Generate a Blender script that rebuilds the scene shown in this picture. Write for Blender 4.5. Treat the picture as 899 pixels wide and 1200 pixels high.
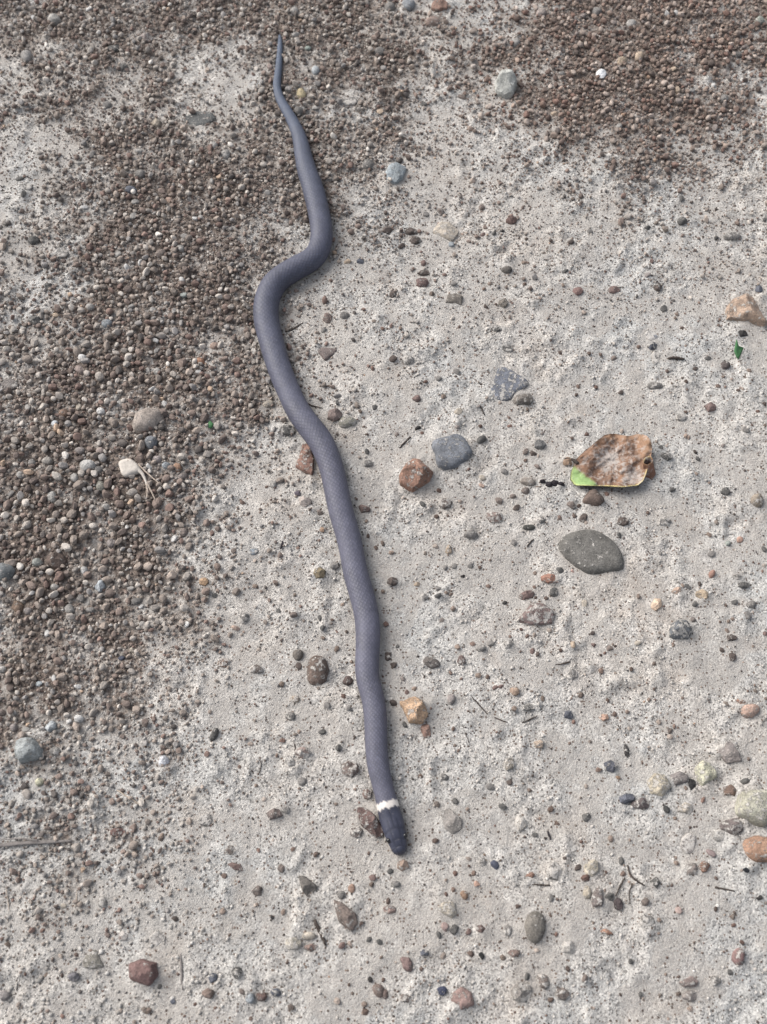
import bpy, bmesh, math, random
import numpy as np
from mathutils import Vector, Matrix

# ------------------------------------------------------------------ camera, sky, sun, exposure
for o in list(bpy.data.objects):
    bpy.data.objects.remove(o)
SC = bpy.context.scene
COL = SC.collection
PITCH = math.radians(25.0)
CAM_H = 0.315
TANV = math.tan(math.radians(27.5))
cam_data = bpy.data.cameras.new('camera')
cam_data.sensor_fit = 'VERTICAL'
cam_data.sensor_height = 24.0
cam_data.lens = 12.0 / TANV
cam_data.clip_start = 0.01
cam_data.clip_end = 500.0
cam_data.dof.use_dof = True          # phone lens, focused on the middle of the body
cam_data.dof.focus_distance = 0.345
cam_data.dof.aperture_fstop = 12.0
cam = bpy.data.objects.new('camera', cam_data)
COL.objects.link(cam)
cam.location = (0, 0, CAM_H)
cam.rotation_euler = (PITCH, 0, 0)
SC.camera = cam

SUN_AZ = math.radians(-58.0)      # from +Y, clockwise
SUN_EL = math.radians(40.0)
world = bpy.data.worlds.new('World')
SC.world = world
world.use_nodes = True
wn = world.node_tree
wn.nodes.clear()
w_out = wn.nodes.new('ShaderNodeOutputWorld')
w_bg = wn.nodes.new('ShaderNodeBackground')
w_sky = wn.nodes.new('ShaderNodeTexSky')
w_hsv = wn.nodes.new('ShaderNodeHueSaturation')
w_sky.sky_type = 'NISHITA'
w_sky.sun_disc = False
w_sky.sun_elevation = SUN_EL
w_sky.sun_rotation = SUN_AZ
w_sky.air_density = 1.0
w_sky.dust_density = 4.0
w_hsv.inputs['Saturation'].default_value = 0.42   # thin overcast
w_bg.inputs['Strength'].default_value = 0.10
wn.links.new(w_sky.outputs[0], w_hsv.inputs['Color'])
wn.links.new(w_hsv.outputs[0], w_bg.inputs['Color'])
wn.links.new(w_bg.outputs[0], w_out.inputs['Surface'])
sun_data = bpy.data.lights.new('sun', 'SUN')
sun_data.energy = 1.5
sun_data.angle = math.radians(48.0)
sun_data.color = (1.0, 0.98, 0.96)
sun = bpy.data.objects.new('sun', sun_data)
COL.objects.link(sun)
sdir = Vector((math.sin(SUN_AZ) * math.cos(SUN_EL), math.cos(SUN_AZ) * math.cos(SUN_EL), math.sin(SUN_EL)))
sun.rotation_euler = sdir.to_track_quat('Z', 'Y').to_euler()
sun.location = (-1, 1, 2)
SC.view_settings.view_transform = 'Standard'
SC.view_settings.look = 'None'
SC.view_settings.gamma = 1.0
SC.view_settings.use_curve_mapping = False
SC.view_settings.exposure = 1.10
ALB = 0.80          # photo brightness -> base colour

# ------------------------------------------------------------------ helpers
rng = np.random.default_rng(7)
random.seed(7)
SP, CP = math.sin(PITCH), math.cos(PITCH)


def P(px, py, z=0.0):
    """photo pixel (899 x 1200) -> point on the plane at height z"""
    u = (np.asarray(px, float) - 449.5) / 600.0 * TANV
    v = (600.0 - np.asarray(py, float)) / 600.0 * TANV
    dy = SP + v * CP
    dz = -CP + v * SP
    t = (CAM_H - z) / -dz
    return u * t, dy * t


def mpp(py):
    """metres per pixel at a row of the photo"""
    v = (600.0 - py) / 600.0 * TANV
    return CAM_H / (CP - v * SP) * TANV / 600.0


def to_px(x, y, z=0.0):
    dz = z - CAM_H
    t = y * SP - dz * CP
    u = x / t
    v = (y * CP + dz * SP) / t
    return u / TANV * 600.0 + 449.5, 600.0 - v / TANV * 600.0


def lin(c, k=1.0):
    a = np.asarray(c, float) / 255.0
    return np.where(a <= 0.04045, a / 12.92, ((a + 0.055) / 1.055) ** 2.4) * k


_perm = np.random.default_rng(3).permutation(512)
_perm = np.concatenate([_perm, _perm, _perm])
_ga = np.random.default_rng(4).uniform(0, 2 * np.pi, 512)


def pn(x, y, seed=0):
    """2-D gradient noise, about -1..1"""
    x = np.asarray(x, float) + seed * 17.31
    y = np.asarray(y, float) - seed * 9.77
    xi = np.floor(x).astype(np.int64)
    yi = np.floor(y).astype(np.int64)
    fx, fy = x - xi, y - yi
    u = fx * fx * fx * (fx * (fx * 6 - 15) + 10)
    v = fy * fy * fy * (fy * (fy * 6 - 15) + 10)

    def g(ix, iy, dx, dy):
        h = _ga[_perm[(_perm[ix & 511] + iy) & 511]]
        return np.cos(h) * dx + np.sin(h) * dy
    n0 = g(xi, yi, fx, fy) * (1 - u) + g(xi + 1, yi, fx - 1, fy) * u
    n1 = g(xi, yi + 1, fx, fy - 1) * (1 - u) + g(xi + 1, yi + 1, fx - 1, fy - 1) * u
    return (n0 * (1 - v) + n1 * v) * 1.5


def fbm(x, y, seed=0, o=3):
    s, a, f = 0.0, 1.0, 1.0
    for i in range(o):
        s = s + a * pn(x * f, y * f, seed + i * 5)
        a *= 0.5
        f *= 2.1
    return s


def sstep(a, b, x):
    t = np.clip((x - a) / (b - a), 0, 1)
    return t * t * (3 - 2 * t)


# how much gravel lies where: one number per 50-pixel cell of the photo, 0 bare sand .. 9 packed gravel
GRID = """
788888888544799997
577632788746799986
456533766624899975
147867776512456654
048999884211233322
468998653211112211
238998312111111111
467998412111101000
689987521110000000
799986421000000000
899974310000000000
899863200000000000
999853100000000000
999753100000000000
798642100000000000
787431000000000000
786431000000000000
654431000000000000
544431000000000000
443420000000000000
344310000000000000
333100000000000000
111000000000000000
100000000000000000
""".split()
GRID = np.array([[int(c) for c in r] for r in GRID], float) / 9.0


def gravel(x, y):
    px, py = to_px(x, y)
    px, py = np.nan_to_num(px, nan=0.0, posinf=0.0, neginf=0.0), np.nan_to_num(py, nan=0.0, posinf=0.0, neginf=0.0)
    gx = np.clip((px - 25) / 50.0, 0, 17)
    gy = np.clip((py - 25) / 50.0, 0, 23)
    ix = np.minimum(gx.astype(int), 16)
    iy = np.minimum(gy.astype(int), 22)
    fx, fy = gx - ix, gy - iy
    g = (GRID[iy, ix] * (1 - fx) + GRID[iy, ix + 1] * fx) * (1 - fy) + (GRID[iy + 1, ix] * (1 - fx) + GRID[iy + 1, ix + 1] * fx) * fy
    # beyond the frame the same mix of gravel patches and bare sand goes on
    t_ = np.asarray(y) * SP + CAM_H * CP
    out = np.maximum(np.maximum(-px, px - 899), np.maximum(-py, py - 1200)) / 160.0
    out = np.where(t_ < 0.12, 1.0, np.clip(out, 0, 1))
    patch = 0.9 * sstep(-0.25, 0.45, fbm(np.asarray(x) / 0.16, np.asarray(y) / 0.16, 81, 3) - 0.25)
    g = g * (1 - out) + patch * out
    n = fbm(x / 0.017, y / 0.017, 11, 3)
    return np.clip(g + 0.40 * n * sstep(0.02, 0.3, g), 0, 1)


def H(x, y):
    """height of the sand"""
    x = np.asarray(x, float)
    y = np.asarray(y, float)
    near = np.exp(-np.maximum(0, np.hypot(x, y - 0.2) - 0.5) * 3)
    low = 0.0016 * fbm(x / 0.075, y / 0.075, 1, 2)
    crumb = sstep(-0.25, 0.45, fbm(x / 0.022, y / 0.022, 21, 2))
    mid = 0.0011 * fbm(x / 0.010, y / 0.010, 2, 2)
    clod = 0.0016 * np.maximum(0, fbm(x / 0.0058, y / 0.0058, 3, 2) - 0.12)
    fine = 0.00026 * fbm(x / 0.0024, y / 0.0024, 4, 2)
    g = gravel(x, y)
    return (low + 0.0009 * g + (0.35 + 0.65 * crumb) * (mid + clod) + (0.35 + 0.65 * crumb) * fine) * near


def Hs(x, y):
    """height averaged over a small disc"""
    s = 0
    for k in range(8):
        a = k * math.pi / 4
        s = s + H(np.asarray(x) + 0.003 * math.cos(a), np.asarray(y) + 0.003 * math.sin(a))
    return s / 8


def new_mesh(name, co, faces, smooth=True, col=None):
    """co (n,3); faces list of tuples or an int array (m,k)"""
    me = bpy.data.meshes.new(name)
    co = np.ascontiguousarray(co, dtype=np.float32)
    if isinstance(faces, np.ndarray):
        m, k = faces.shape
        me.vertices.add(len(co))
        me.vertices.foreach_set('co', co.ravel())
        me.loops.add(m * k)
        me.loops.foreach_set('vertex_index', faces.astype(np.int32).ravel())
        me.polygons.add(m)
        me.polygons.foreach_set('loop_start', np.arange(0, m * k, k, dtype=np.int32))
        me.update(calc_edges=True)
    else:
        me.from_pydata([tuple(c) for c in co], [], faces)
        me.update()
    me.polygons.foreach_set('use_smooth', np.full(len(me.polygons), smooth))
    if col is not None:
        at = me.attributes.new('col', 'FLOAT_COLOR', 'POINT')
        c4 = np.ones((len(co), 4), np.float32)
        c4[:, :col.shape[1]] = col
        at.data.foreach_set('color', c4.ravel())
    return me


def link(name, me, mat=None, parent=None, loc=(0, 0, 0)):
    o = bpy.data.objects.new(name, me)
    COL.objects.link(o)
    o.location = loc
    if parent is not None:
        o.parent = parent
    if mat is not None and me is not None:
        me.materials.append(mat)
    return o


def tag(o, label, cat, group=None, kind=None):
    o['label'] = label
    o['category'] = cat
    if group:
        o['group'] = group
    if kind:
        o['kind'] = kind
    return o


def grid_faces(nr, nc, wrap):
    """quads between nr rings of nc points"""
    r = np.arange(nr - 1)[:, None]
    c = np.arange(nc if wrap else nc - 1)[None, :]
    c2 = (c + 1) % nc
    a = r * nc + c
    b = r * nc + c2
    return np.stack([a, b, b + nc, a + nc], -1).reshape(-1, 4)


# ------------------------------------------------------------------ materials
class NT:
    def __init__(s, name, rough=0.9, spec=0.3):
        s.m = bpy.data.materials.new(name)
        s.m.use_nodes = True
        s.t = s.m.node_tree
        s.b = s.t.nodes['Principled BSDF']
        s.b.inputs['Roughness'].default_value = rough
        s.b.inputs['Specular IOR Level'].default_value = spec

    def n(s, typ, **kw):
        nd = s.t.nodes.new(typ)
        for k, v in kw.items():
            if hasattr(nd, k):
                setattr(nd, k, v)
            else:
                nd.inputs[k].default_value = v
        return nd

    def l(s, a, b):
        s.t.links.new(a, b)

    def noise(s, vec, scale, detail=3.0, rough=0.55):
        nd = s.n('ShaderNodeTexNoise')
        nd.inputs['Scale'].default_value = scale
        nd.inputs['Detail'].default_value = detail
        nd.inputs['Roughness'].default_value = rough
        if vec is not None:
            s.l(vec, nd.inputs['Vector'])
        return nd.outputs['Fac']

    def ramp(s, fac, stops):
        nd = s.n('ShaderNodeValToRGB')
        el = nd.color_ramp.elements
        while len(el) < len(stops):
            el.new(0.5)
        for e, (p, c) in zip(el, stops):
            e.position = p
            e.color = (c, c, c, 1) if isinstance(c, (int, float)) else (*c, 1)
        s.l(fac, nd.inputs[0])
        return nd.outputs[0]

    def mix(s, fac, a, b, mode='MIX'):
        nd = s.n('ShaderNodeMix', data_type='RGBA', blend_type=mode)
        for sock, v in ((nd.inputs[0], fac), (nd.inputs[6], a), (nd.inputs[7], b)):
            if isinstance(v, (int, float)):
                sock.default_value = v
            elif isinstance(v, (tuple, list, np.ndarray)):
                sock.default_value = (*[float(q) for q in v[:3]], 1)
            else:
                s.l(v, sock)
        return nd.outputs[2]

    def math(s, op, a, b=0.0):
        nd = s.n('ShaderNodeMath', operation=op)
        for i, v in enumerate((a, b)):
            if isinstance(v, (int, float)):
                nd.inputs[i].default_value = v
            else:
                s.l(v, nd.inputs[i])
        return nd.outputs[0]

    def bump(s, h, dist, strength=1.0):
        nd = s.n('ShaderNodeBump')
        nd.inputs['Distance'].default_value = dist
        nd.inputs['Strength'].default_value = strength
        s.l(h, nd.inputs['Height'])
        s.l(nd.outputs[0], s.b.inputs['Normal'])


SAND = lin((184, 179, 173), ALB)
SAND_LIGHT = lin((199, 195, 189), ALB)
SAND_WARM = lin((185, 178, 170), ALB)
SAND_COOL = lin((180, 179, 176), ALB)
GRITTY = lin((108, 95, 87), ALB)


def mat_sand():
    t = NT('sand', 0.95, 0.15)
    vec = t.n('ShaderNodeTexCoord').outputs['Object']
    big = t.noise(vec, 14, 3)
    base = t.mix(t.ramp(big, [(0.38, 0.0), (0.62, 1.0)]), SAND_WARM, SAND_COOL)
    n2 = t.noise(vec, 160, 4, 0.6)
    base = t.mix(t.ramp(n2, [(0.40, 0.0), (0.62, 0.75)]), base, SAND_LIGHT)
    # single sand grains, each with its own tone
    vo = t.n('ShaderNodeTexVoronoi')
    vo.inputs['Scale'].default_value = 2100
    t.l(vec, vo.inputs['Vector'])
    sep = t.n('ShaderNodeSeparateColor')
    t.l(vo.outputs['Color'], sep.inputs[0])
    tone = t.ramp(sep.outputs[0], [(0.0, 0.36), (0.10, 0.62), (0.3, 0.90), (0.7, 1.06), (1.0, 1.34)])
    base = t.mix(1.0, base, tone, 'MULTIPLY')
    att = t.n('ShaderNodeAttribute', attribute_name='col')
    sps = t.n('ShaderNodeSeparateColor')
    t.l(att.outputs['Color'], sps.inputs[0])
    silt = t.mix(1.0, t.mix(t.noise(vec, 300, 4, 0.7), lin((160, 155, 149), ALB), lin((192, 186, 179), ALB)), t.ramp(t.noise(vec, 2400, 2, 0.6), [(0.3, 0.75), (0.5, 1.0), (0.7, 1.2)]), 'MULTIPLY')
    sm = t.math('ADD', sps.outputs[1], t.math('MULTIPLY', t.math('SUBTRACT', t.noise(vec, 130, 5, 0.65), 0.5), 2.2))
    sm = t.ramp(sm, [(0.0, 0.75), (0.32, 0.0)])
    base = t.mix(sm, base, silt)
    # dark mineral grains and tiny shadows painted into the colour, more of them in crumbly patches
    vo2 = t.n('ShaderNodeTexVoronoi')
    vo2.inputs['Scale'].default_value = 1150
    t.l(vec, vo2.inputs['Vector'])
    sep2 = t.n('ShaderNodeSeparateColor')
    t.l(vo2.outputs['Color'], sep2.inputs[0])
    patch = t.noise(vec, 70, 3)
    thr = t.math('ADD', t.math('MULTIPLY', t.ramp(patch, [(0.36, 0.0), (0.66, 1.0)]), 0.17), 0.02)
    dark = t.math('LESS_THAN', sep2.outputs[1], thr)
    inside = t.math('LESS_THAN', vo2.outputs['Distance'], 0.42)
    dcol = t.mix(sep2.outputs[2], lin((78, 68, 62), ALB), lin((125, 108, 96), ALB))
    base = t.mix(t.math('MULTIPLY', t.math('MULTIPLY', dark, inside), 0.9), base, dcol)
    st = t.math('MULTIPLY', t.ramp(t.noise(vec, 38, 4, 0.6), [(0.54, 0.0), (0.70, 1.0)]), 0.25)
    base = t.mix(st, base, t.mix(1.0, base, (1.0, 0.87, 0.76), 'MULTIPLY'))
    # gravelly ground: brown grit between the pebbles
    at = t.n('ShaderNodeAttribute', attribute_name='col')
    sp = t.n('ShaderNodeSeparateColor')
    t.l(at.outputs['Color'], sp.inputs[0])
    gn = t.noise(vec, 420, 3, 0.6)
    gm = t.math('ADD', sp.outputs[0], t.math('MULTIPLY', t.math('SUBTRACT', gn, 0.5), 1.5))
    gm = t.ramp(gm, [(0.45, 0.0), (0.95, 0.9)])
    vg = t.n('ShaderNodeTexVoronoi')
    vg.inputs['Scale'].default_value = 900
    t.l(vec, vg.inputs['Vector'])
    sg = t.n('ShaderNodeSeparateColor')
    t.l(vg.outputs['Color'], sg.inputs[0])
    gcol = t.mix(sg.outputs[0], lin((88, 77, 70), ALB), lin((132, 118, 108), ALB))
    base = t.mix(gm, base, gcol)
    t.l(base, t.b.inputs['Base Color'])
    hgt = t.math('ADD', t.math('MULTIPLY', vo.outputs['Distance'], -0.28), t.noise(vec, 1100, 5, 0.72))
    hgt = t.math('ADD', hgt, t.math('MULTIPLY', t.math('MULTIPLY', vg.outputs['Distance'], gm), -1.2))
    t.bump(hgt, 0.0006, 1.0)
    return t.m


def mat_grain(name, rough=0.85):
    """colour from the mesh, with fine mottling"""
    t = NT(name, rough, 0.25)
    at = t.n('ShaderNodeAttribute', attribute_name='col')
    vec = t.n('ShaderNodeTexCoord').outputs['Object']
    n = t.noise(vec, 1300, 4, 0.65)
    c = t.mix(1.0, at.outputs['Color'], t.ramp(n, [(0.3, 0.72), (0.5, 1.0), (0.72, 1.25)]), 'MULTIPLY')
    t.l(c, t.b.inputs['Base Color'])
    t.bump(n, 0.0002, 0.7)
    return t.m


def mat_stone():
    """object colour = rock, its alpha = how much sand dust clings to it"""
    t = NT('stone', 0.82, 0.28)
    oi = t.n('ShaderNodeObjectInfo')
    tc = t.n('ShaderNodeTexCoord').outputs['Object']
    mp = t.n('ShaderNodeVectorMath', operation='ADD')
    t.l(tc, mp.inputs[0])
    cb = t.n('ShaderNodeCombineXYZ')
    t.l(t.math('MULTIPLY', oi.outputs['Random'], 3.0), cb.inputs[0])
    t.l(t.math('MULTIPLY', oi.outputs['Random'], 7.0), cb.inputs[1])
    t.l(cb.outputs[0], mp.inputs[1])
    vec = mp.outputs[0]
    n1 = t.noise(vec, 260, 4, 0.6)
    n2 = t.noise(vec, 1700, 3, 0.6)
    c = t.mix(1.0, oi.outputs['Color'], t.ramp(n1, [(0.3, 0.62), (0.5, 1.0), (0.7, 1.34)]), 'MULTIPLY')
    c = t.mix(1.0, c, t.ramp(n2, [(0.3, 0.68), (0.5, 1.0), (0.7, 1.32)]), 'MULTIPLY')
    # clinging sand
    nd = t.noise(vec, 620, 4, 0.7)
    k = t.math('ADD', nd, t.math('MULTIPLY', oi.outputs['Alpha'], 0.42))
    geo = t.n('ShaderNodeNewGeometry')
    sx = t.n('ShaderNodeSeparateXYZ')
    t.l(geo.outputs['Normal'], sx.inputs[0])
    k = t.math('ADD', k, t.math('MULTIPLY', t.math('SUBTRACT', sx.outputs[2], 0.8), 0.06))
    so_ = t.n('ShaderNodeSeparateXYZ')
    t.l(tc, so_.inputs[0])
    foot = t.n('ShaderNodeMapRange')
    foot.inputs['From Min'].default_value = 0.0
    foot.inputs['From Max'].default_value = 0.0012
    foot.inputs['To Min'].default_value = 0.11
    foot.inputs['To Max'].default_value = 0.0
    t.l(so_.outputs[2], foot.inputs['Value'])
    k = t.math('ADD', k, foot.outputs[0])
    k = t.ramp(k, [(0.62, 0.0), (0.70, 0.85)])
    ns = t.noise(vec, 2600, 2, 0.6)
    dc = t.mix(t.ramp(ns, [(0.35, 0.0), (0.65, 1.0)]), SAND_WARM * 0.85, SAND_LIGHT)
    c = t.mix(k, c, dc)
    t.l(c, t.b.inputs['Base Color'])
    hh = t.math('ADD', t.math('ADD', n1, t.math('MULTIPLY', n2, 0.35)), t.math('MULTIPLY', k, 0.5))
    t.bump(hh, 0.0008, 0.9)
    return t.m


def mat_snake():
    t = NT('snake_skin', 0.5, 0.32)
    at = t.n('ShaderNodeAttribute', attribute_name='col')
    vec = t.n('ShaderNodeTexCoord').outputs['Object']
    uv = t.n('ShaderNodeAttribute', attribute_name='scale_uv')
    sx = t.n('ShaderNodeSeparateXYZ')
    t.l(uv.outputs['Vector'], sx.inputs[0])
    p = t.math('MULTIPLY', t.math('ADD', sx.outputs[1], sx.outputs[0]), 0.5)
    q = t.math('MULTIPLY', t.math('SUBTRACT', sx.outputs[1], sx.outputs[0]), 0.5)
    fp, fq = t.math('FRACT', p), t.math('FRACT', q)
    m = t.math('MINIMUM', t.math('MINIMUM', fp, t.math('SUBTRACT', 1.0, fp)), t.math('MINIMUM', fq, t.math('SUBTRACT', 1.0, fq)))
    edge = t.math('MULTIPLY', t.ramp(m, [(0.02, 1.0), (0.26, 0.0)]), sx.outputs[2])
    cell = t.n('ShaderNodeCombineXYZ')
    t.l(t.math('FLOOR', p), cell.inputs[0])
    t.l(t.math('FLOOR', q), cell.inputs[1])
    wn_ = t.n('ShaderNodeTexWhiteNoise')
    t.l(cell.outputs[0], wn_.inputs['Vector'])
    n = t.noise(vec, 170, 4, 0.6)
    c = t.mix(1.0, at.outputs['Color'], t.ramp(n, [(0.3, 0.84), (0.5, 1.0), (0.7, 1.14)]), 'MULTIPLY')
    c = t.mix(t.math('MULTIPLY', edge, t.ramp(t.noise(vec, 22, 2), [(0.42, 0.14), (0.6, 0.38)])), c, (0.016, 0.016, 0.022))
    tone = t.ramp(wn_.outputs['Value'], [(0.0, 0.90), (1.0, 1.10)])
    c = t.mix(sx.outputs[2], c, t.mix(1.0, c, tone, 'MULTIPLY'))
    nd = t.noise(vec, 1300, 4, 0.7)
    c = t.mix(t.ramp(nd, [(0.60, 0.0), (0.76, 0.34)]), c, SAND * 0.75)
    t.l(c, t.b.inputs['Base Color'])
    t.l(t.math('SUBTRACT', t.ramp(n, [(0.3, 0.44), (0.7, 0.62)]), t.math('MULTIPLY', t.math('SUBTRACT', 1.0, sx.outputs[2]), 0.16)), t.b.inputs['Roughness'])
    hh = t.math('ADD', t.math('MULTIPLY', edge, -0.8), t.math('MULTIPLY', t.math('ADD', fp, fq), t.math('MULTIPLY', sx.outputs[2], 0.35)))
    t.bump(t.math('ADD', hh, t.math('MULTIPLY', nd, 0.3)), 0.00007, 0.8)
    return t.m


def mat_leaf():
    t = NT('leaf_skin', 0.7, 0.3)
    at = t.n('ShaderNodeAttribute', attribute_name='col')
    vec = t.n('ShaderNodeTexCoord').outputs['Object']
    n = t.noise(vec, 330, 5, 0.65)
    c = t.mix(1.0, at.outputs['Color'], t.ramp(n, [(0.3, 0.66), (0.5, 1.0), (0.7, 1.25)]), 'MULTIPLY')
    # grey sand dust lying in the hollow of the blade: the mask is the mesh colour's alpha
    nd = t.noise(vec, 520, 5, 0.7)
    k = t.math('ADD', nd, t.math('MULTIPLY', at.outputs['Alpha'], 0.30))
    k = t.ramp(k, [(0.58, 0.0), (0.76, 0.72)])
    c = t.mix(k, c, lin((184, 178, 172), ALB))
    t.l(c, t.b.inputs['Base Color'])
    t.bump(t.math('ADD', n, nd), 0.0005, 0.8)
    return t.m


def mat_flat(name, c, rough=0.8, var=0.3, scale=700, spec=0.25):
    t = NT(name, rough, spec)
    vec = t.n('ShaderNodeTexCoord').outputs['Object']
    n = t.noise(vec, scale, 4, 0.6)
    t.l(t.mix(1.0, lin(c, ALB), t.ramp(n, [(0.3, 1 - var), (0.5, 1.0), (0.7, 1 + var)]), 'MULTIPLY'), t.b.inputs['Base Color'])
    t.bump(n, 0.0002, 0.7)
    return t.m


M_SAND = mat_sand()
M_GRAIN = mat_grain('pebble_grain')
M_STONE = mat_stone()
M_SNAKE = mat_snake()
M_LEAF = mat_leaf()
M_EYE = mat_flat('eye', (22, 20, 20), 0.12, 0.1, spec=0.6)
M_TWIG = mat_flat('dark_twig', (70, 62, 57))
M_STRAW = mat_flat('grey_straw', (128, 122, 118))
M_PALE = mat_flat('pale_straw', (178, 164, 150))
M_HUSK = mat_flat('pale_husk', (196, 188, 178), var=0.2)
M_GREEN = mat_flat('green_shred', (74, 118, 76), 0.7, 0.3)
M_SOOT = mat_flat('charred', (48, 44, 48), 0.9, 0.4)

# ------------------------------------------------------------------ ground
def axis(a, b, step, far):
    c = list(np.arange(a, b, step))
    lo, hi = [], []
    d = step
    p = a
    while p > -far:
        d *= 1.3
        p -= d
        lo.append(p)
    d = step
    p = c[-1]
    while p < far:
        d *= 1.3
        p += d
        hi.append(p)
    return np.array(lo[::-1] + c + hi)


gx = axis(-0.215, 0.215, 0.00085, 60)
gy = axis(-0.045, 0.455, 0.00085, 60)
X, Y = np.meshgrid(gx, gy)
Z = H(X, Y)
gco = np.stack([X, Y, Z], -1).reshape(-1, 3)
gcol = np.zeros((len(gco), 3))
gcol[:, 0] = gravel(X, Y).ravel()
gcol[:, 1] = sstep(-0.25, 0.45, fbm(X / 0.022, Y / 0.022, 21, 2)).ravel()
GROUND_CO = gco
ground = link('ground', new_mesh('ground', gco, grid_faces(len(gy), len(gx), False), True, gcol), M_SAND)
ground['kind'] = 'structure'
ground['label'] = 'pale dry sandy ground with crumbs and gravelly patches'

# ------------------------------------------------------------------ snake
# centre line and width in photo pixels, tail tip to snout
SPINE = """328 43.8 3.2;328.6 50 5;328.4 57.5 6.3;327.5 75 7.6;326.3 87.5 8.6;325 105 9.4;328.3 117.5 10.4;335.3 130 12;344 145 13.8;350.5 160 16.4;
355 180 19.8;359 197.5 22.3;362.5 200.1 22.6;366.5 220 24.4;371.7 240 25.3;375 255 25.6;376.8 268 25.8;376.3 281 26;373 292 26.3;366.5 300.5 27;357.5 306.3 27.6;347.5 311 28;
335 318.5 28.4;322.5 328 29;314.2 342.5 29.3;311 360 29.4;312.5 377 29.3;317 395 29;324 420 28.2;331 440 27.8;339.5 460 27.6;348.8 480 28.2;362 499 29.2;374 514.5 29.3;
382.5 531 28.9;389 550 28.4;394.5 575 28.6;400 600 28.7;407.5 625 28.6;413 650 28.5;416.8 670 28.9;423.2 692.5 29.2;428.9 715 29;431.2 737.5 28.8;430.8 760 28.2;430 780 27.6;431 795 27.4;435.2 810 27.2;438.3 823.4 27;440.2 843.4 26.8;440.9 870 26.2;443.2 896.8 25.6;447.8 916.8 24.8;452.6 936 24.6;455 946 26.2;458 957 27.4;462 970 26.8;465.2 982 24.4;467.8 992 19.6"""
sp = np.array([[float(q) for q in s.split()] for s in SPINE.replace('\n', '').split(';')])
sp = np.delete(sp, 12, 0)
rad_s = sp[:, 2] * 0.5 * mpp(sp[:, 1])
sx_, sy_ = P(sp[:, 0], sp[:, 1], rad_s * 0.9)


def spline(t, p, tt):
    """natural-ish cubic through p(t) by Catmull-Rom"""
    i = np.clip(np.searchsorted(t, tt, side='right') - 1, 0, len(t) - 2)
    m = np.gradient(p, t)
    h = t[i + 1] - t[i]
    s = (tt - t[i]) / h
    return ((2 * s**3 - 3 * s**2 + 1) * p[i] + (s**3 - 2 * s**2 + s) * h * m[i] + (-2 * s**3 + 3 * s**2) * p[i + 1] + (s**3 - s**2) * h * m[i + 1])


T = np.concatenate([[0], np.cumsum(np.hypot(np.diff(sx_), np.diff(sy_)))])
LEN = T[-1]
NR = 900
tt = np.linspace(0, LEN, NR)
cx, cy, cr = spline(T, sx_, tt), spline(T, sy_, tt), spline(T, rad_s, tt)
ker = np.hanning(21)
ker /= ker.sum()
for arr in (cx, cy, cr):
    pad = np.concatenate([2 * arr[0] - arr[10:0:-1], arr, 2 * arr[-1] - arr[-2:-12:-1]])
    arr[:] = np.convolve(pad, ker, 'valid')
cr = np.maximum(cr, 0.0003)
# snout cap: rings shrinking over a rounded end
tip_l = 0.0024
dx, dy = cx[-1] - cx[-8], cy[-1] - cy[-8]
dl = math.hypot(dx, dy)
ks = np.linspace(0.04, 1, 22)
cap = np.sqrt(np.clip(1 - ks**2.1, 0, 1))
cx = np.concatenate([cx, cx[-1] + dx / dl * tip_l * ks])
cy = np.concatenate([cy, cy[-1] + dy / dl * tip_l * ks])
cr = np.concatenate([cr, cr[-1] * np.maximum(cap, 0.02)])
hr = cr.copy()
ss = np.concatenate([[0], np.cumsum(np.hypot(np.diff(cx), np.diff(cy)))])
NRT = len(ss)
gz = Hs(cx, cy)
ker2 = np.hanning(121)
ker2 /= ker2.sum()
gz = np.convolve(np.pad(gz, 60, 'edge'), ker2, 'valid')
ring_s = float(np.interp(944.5, sp[:, 1], T))            # where the pale collar sits
head = sstep(ring_s - 0.001, ring_s + 0.004, ss)
flat = 0.90 - 0.20 * head
body_r = np.minimum(cr, np.interp(ss, ss, cr))
NC = 64
ph = np.linspace(0, 2 * np.pi, NC, endpoint=False) - np.pi / 2
tx, ty = np.gradient(cx, ss), np.gradient(cy, ss)
tn = np.hypot(tx, ty)
tx, ty = tx / tn, ty / tn
sxv, syv = ty, -tx                                         # right-hand side of the body seen from above
c, s = np.cos(ph), np.sin(ph)
prof_x = np.sign(c) * np.abs(c) ** 0.94
prof_z = np.where(s > 0, s, np.maximum(s, -0.80))
# scales: a lozenge lattice that shrinks with the body
Nsc = 40
vstep = np.maximum(2 * np.pi * np.maximum(cr, 0.0009) / Nsc * 1.25, 0.00018)
vv = np.concatenate([[0], np.cumsum(np.diff(ss) / vstep[:-1])])
U = (ph / (2 * np.pi) * Nsc)[None, :]
V = vv[:, None]
p_, q_ = (V + U) / 2.0 * 1.0, (V - U) / 2.0 * 1.0
fp, fq = p_ - np.floor(p_), q_ - np.floor(q_)
edge = 1 - sstep(0.03, 0.24, np.minimum(np.minimum(fp, 1 - fp), np.minimum(fq, 1 - fq)))
tilt = (fp + fq - 1.0)
scale_on = (1 - head)[:, None]
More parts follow.
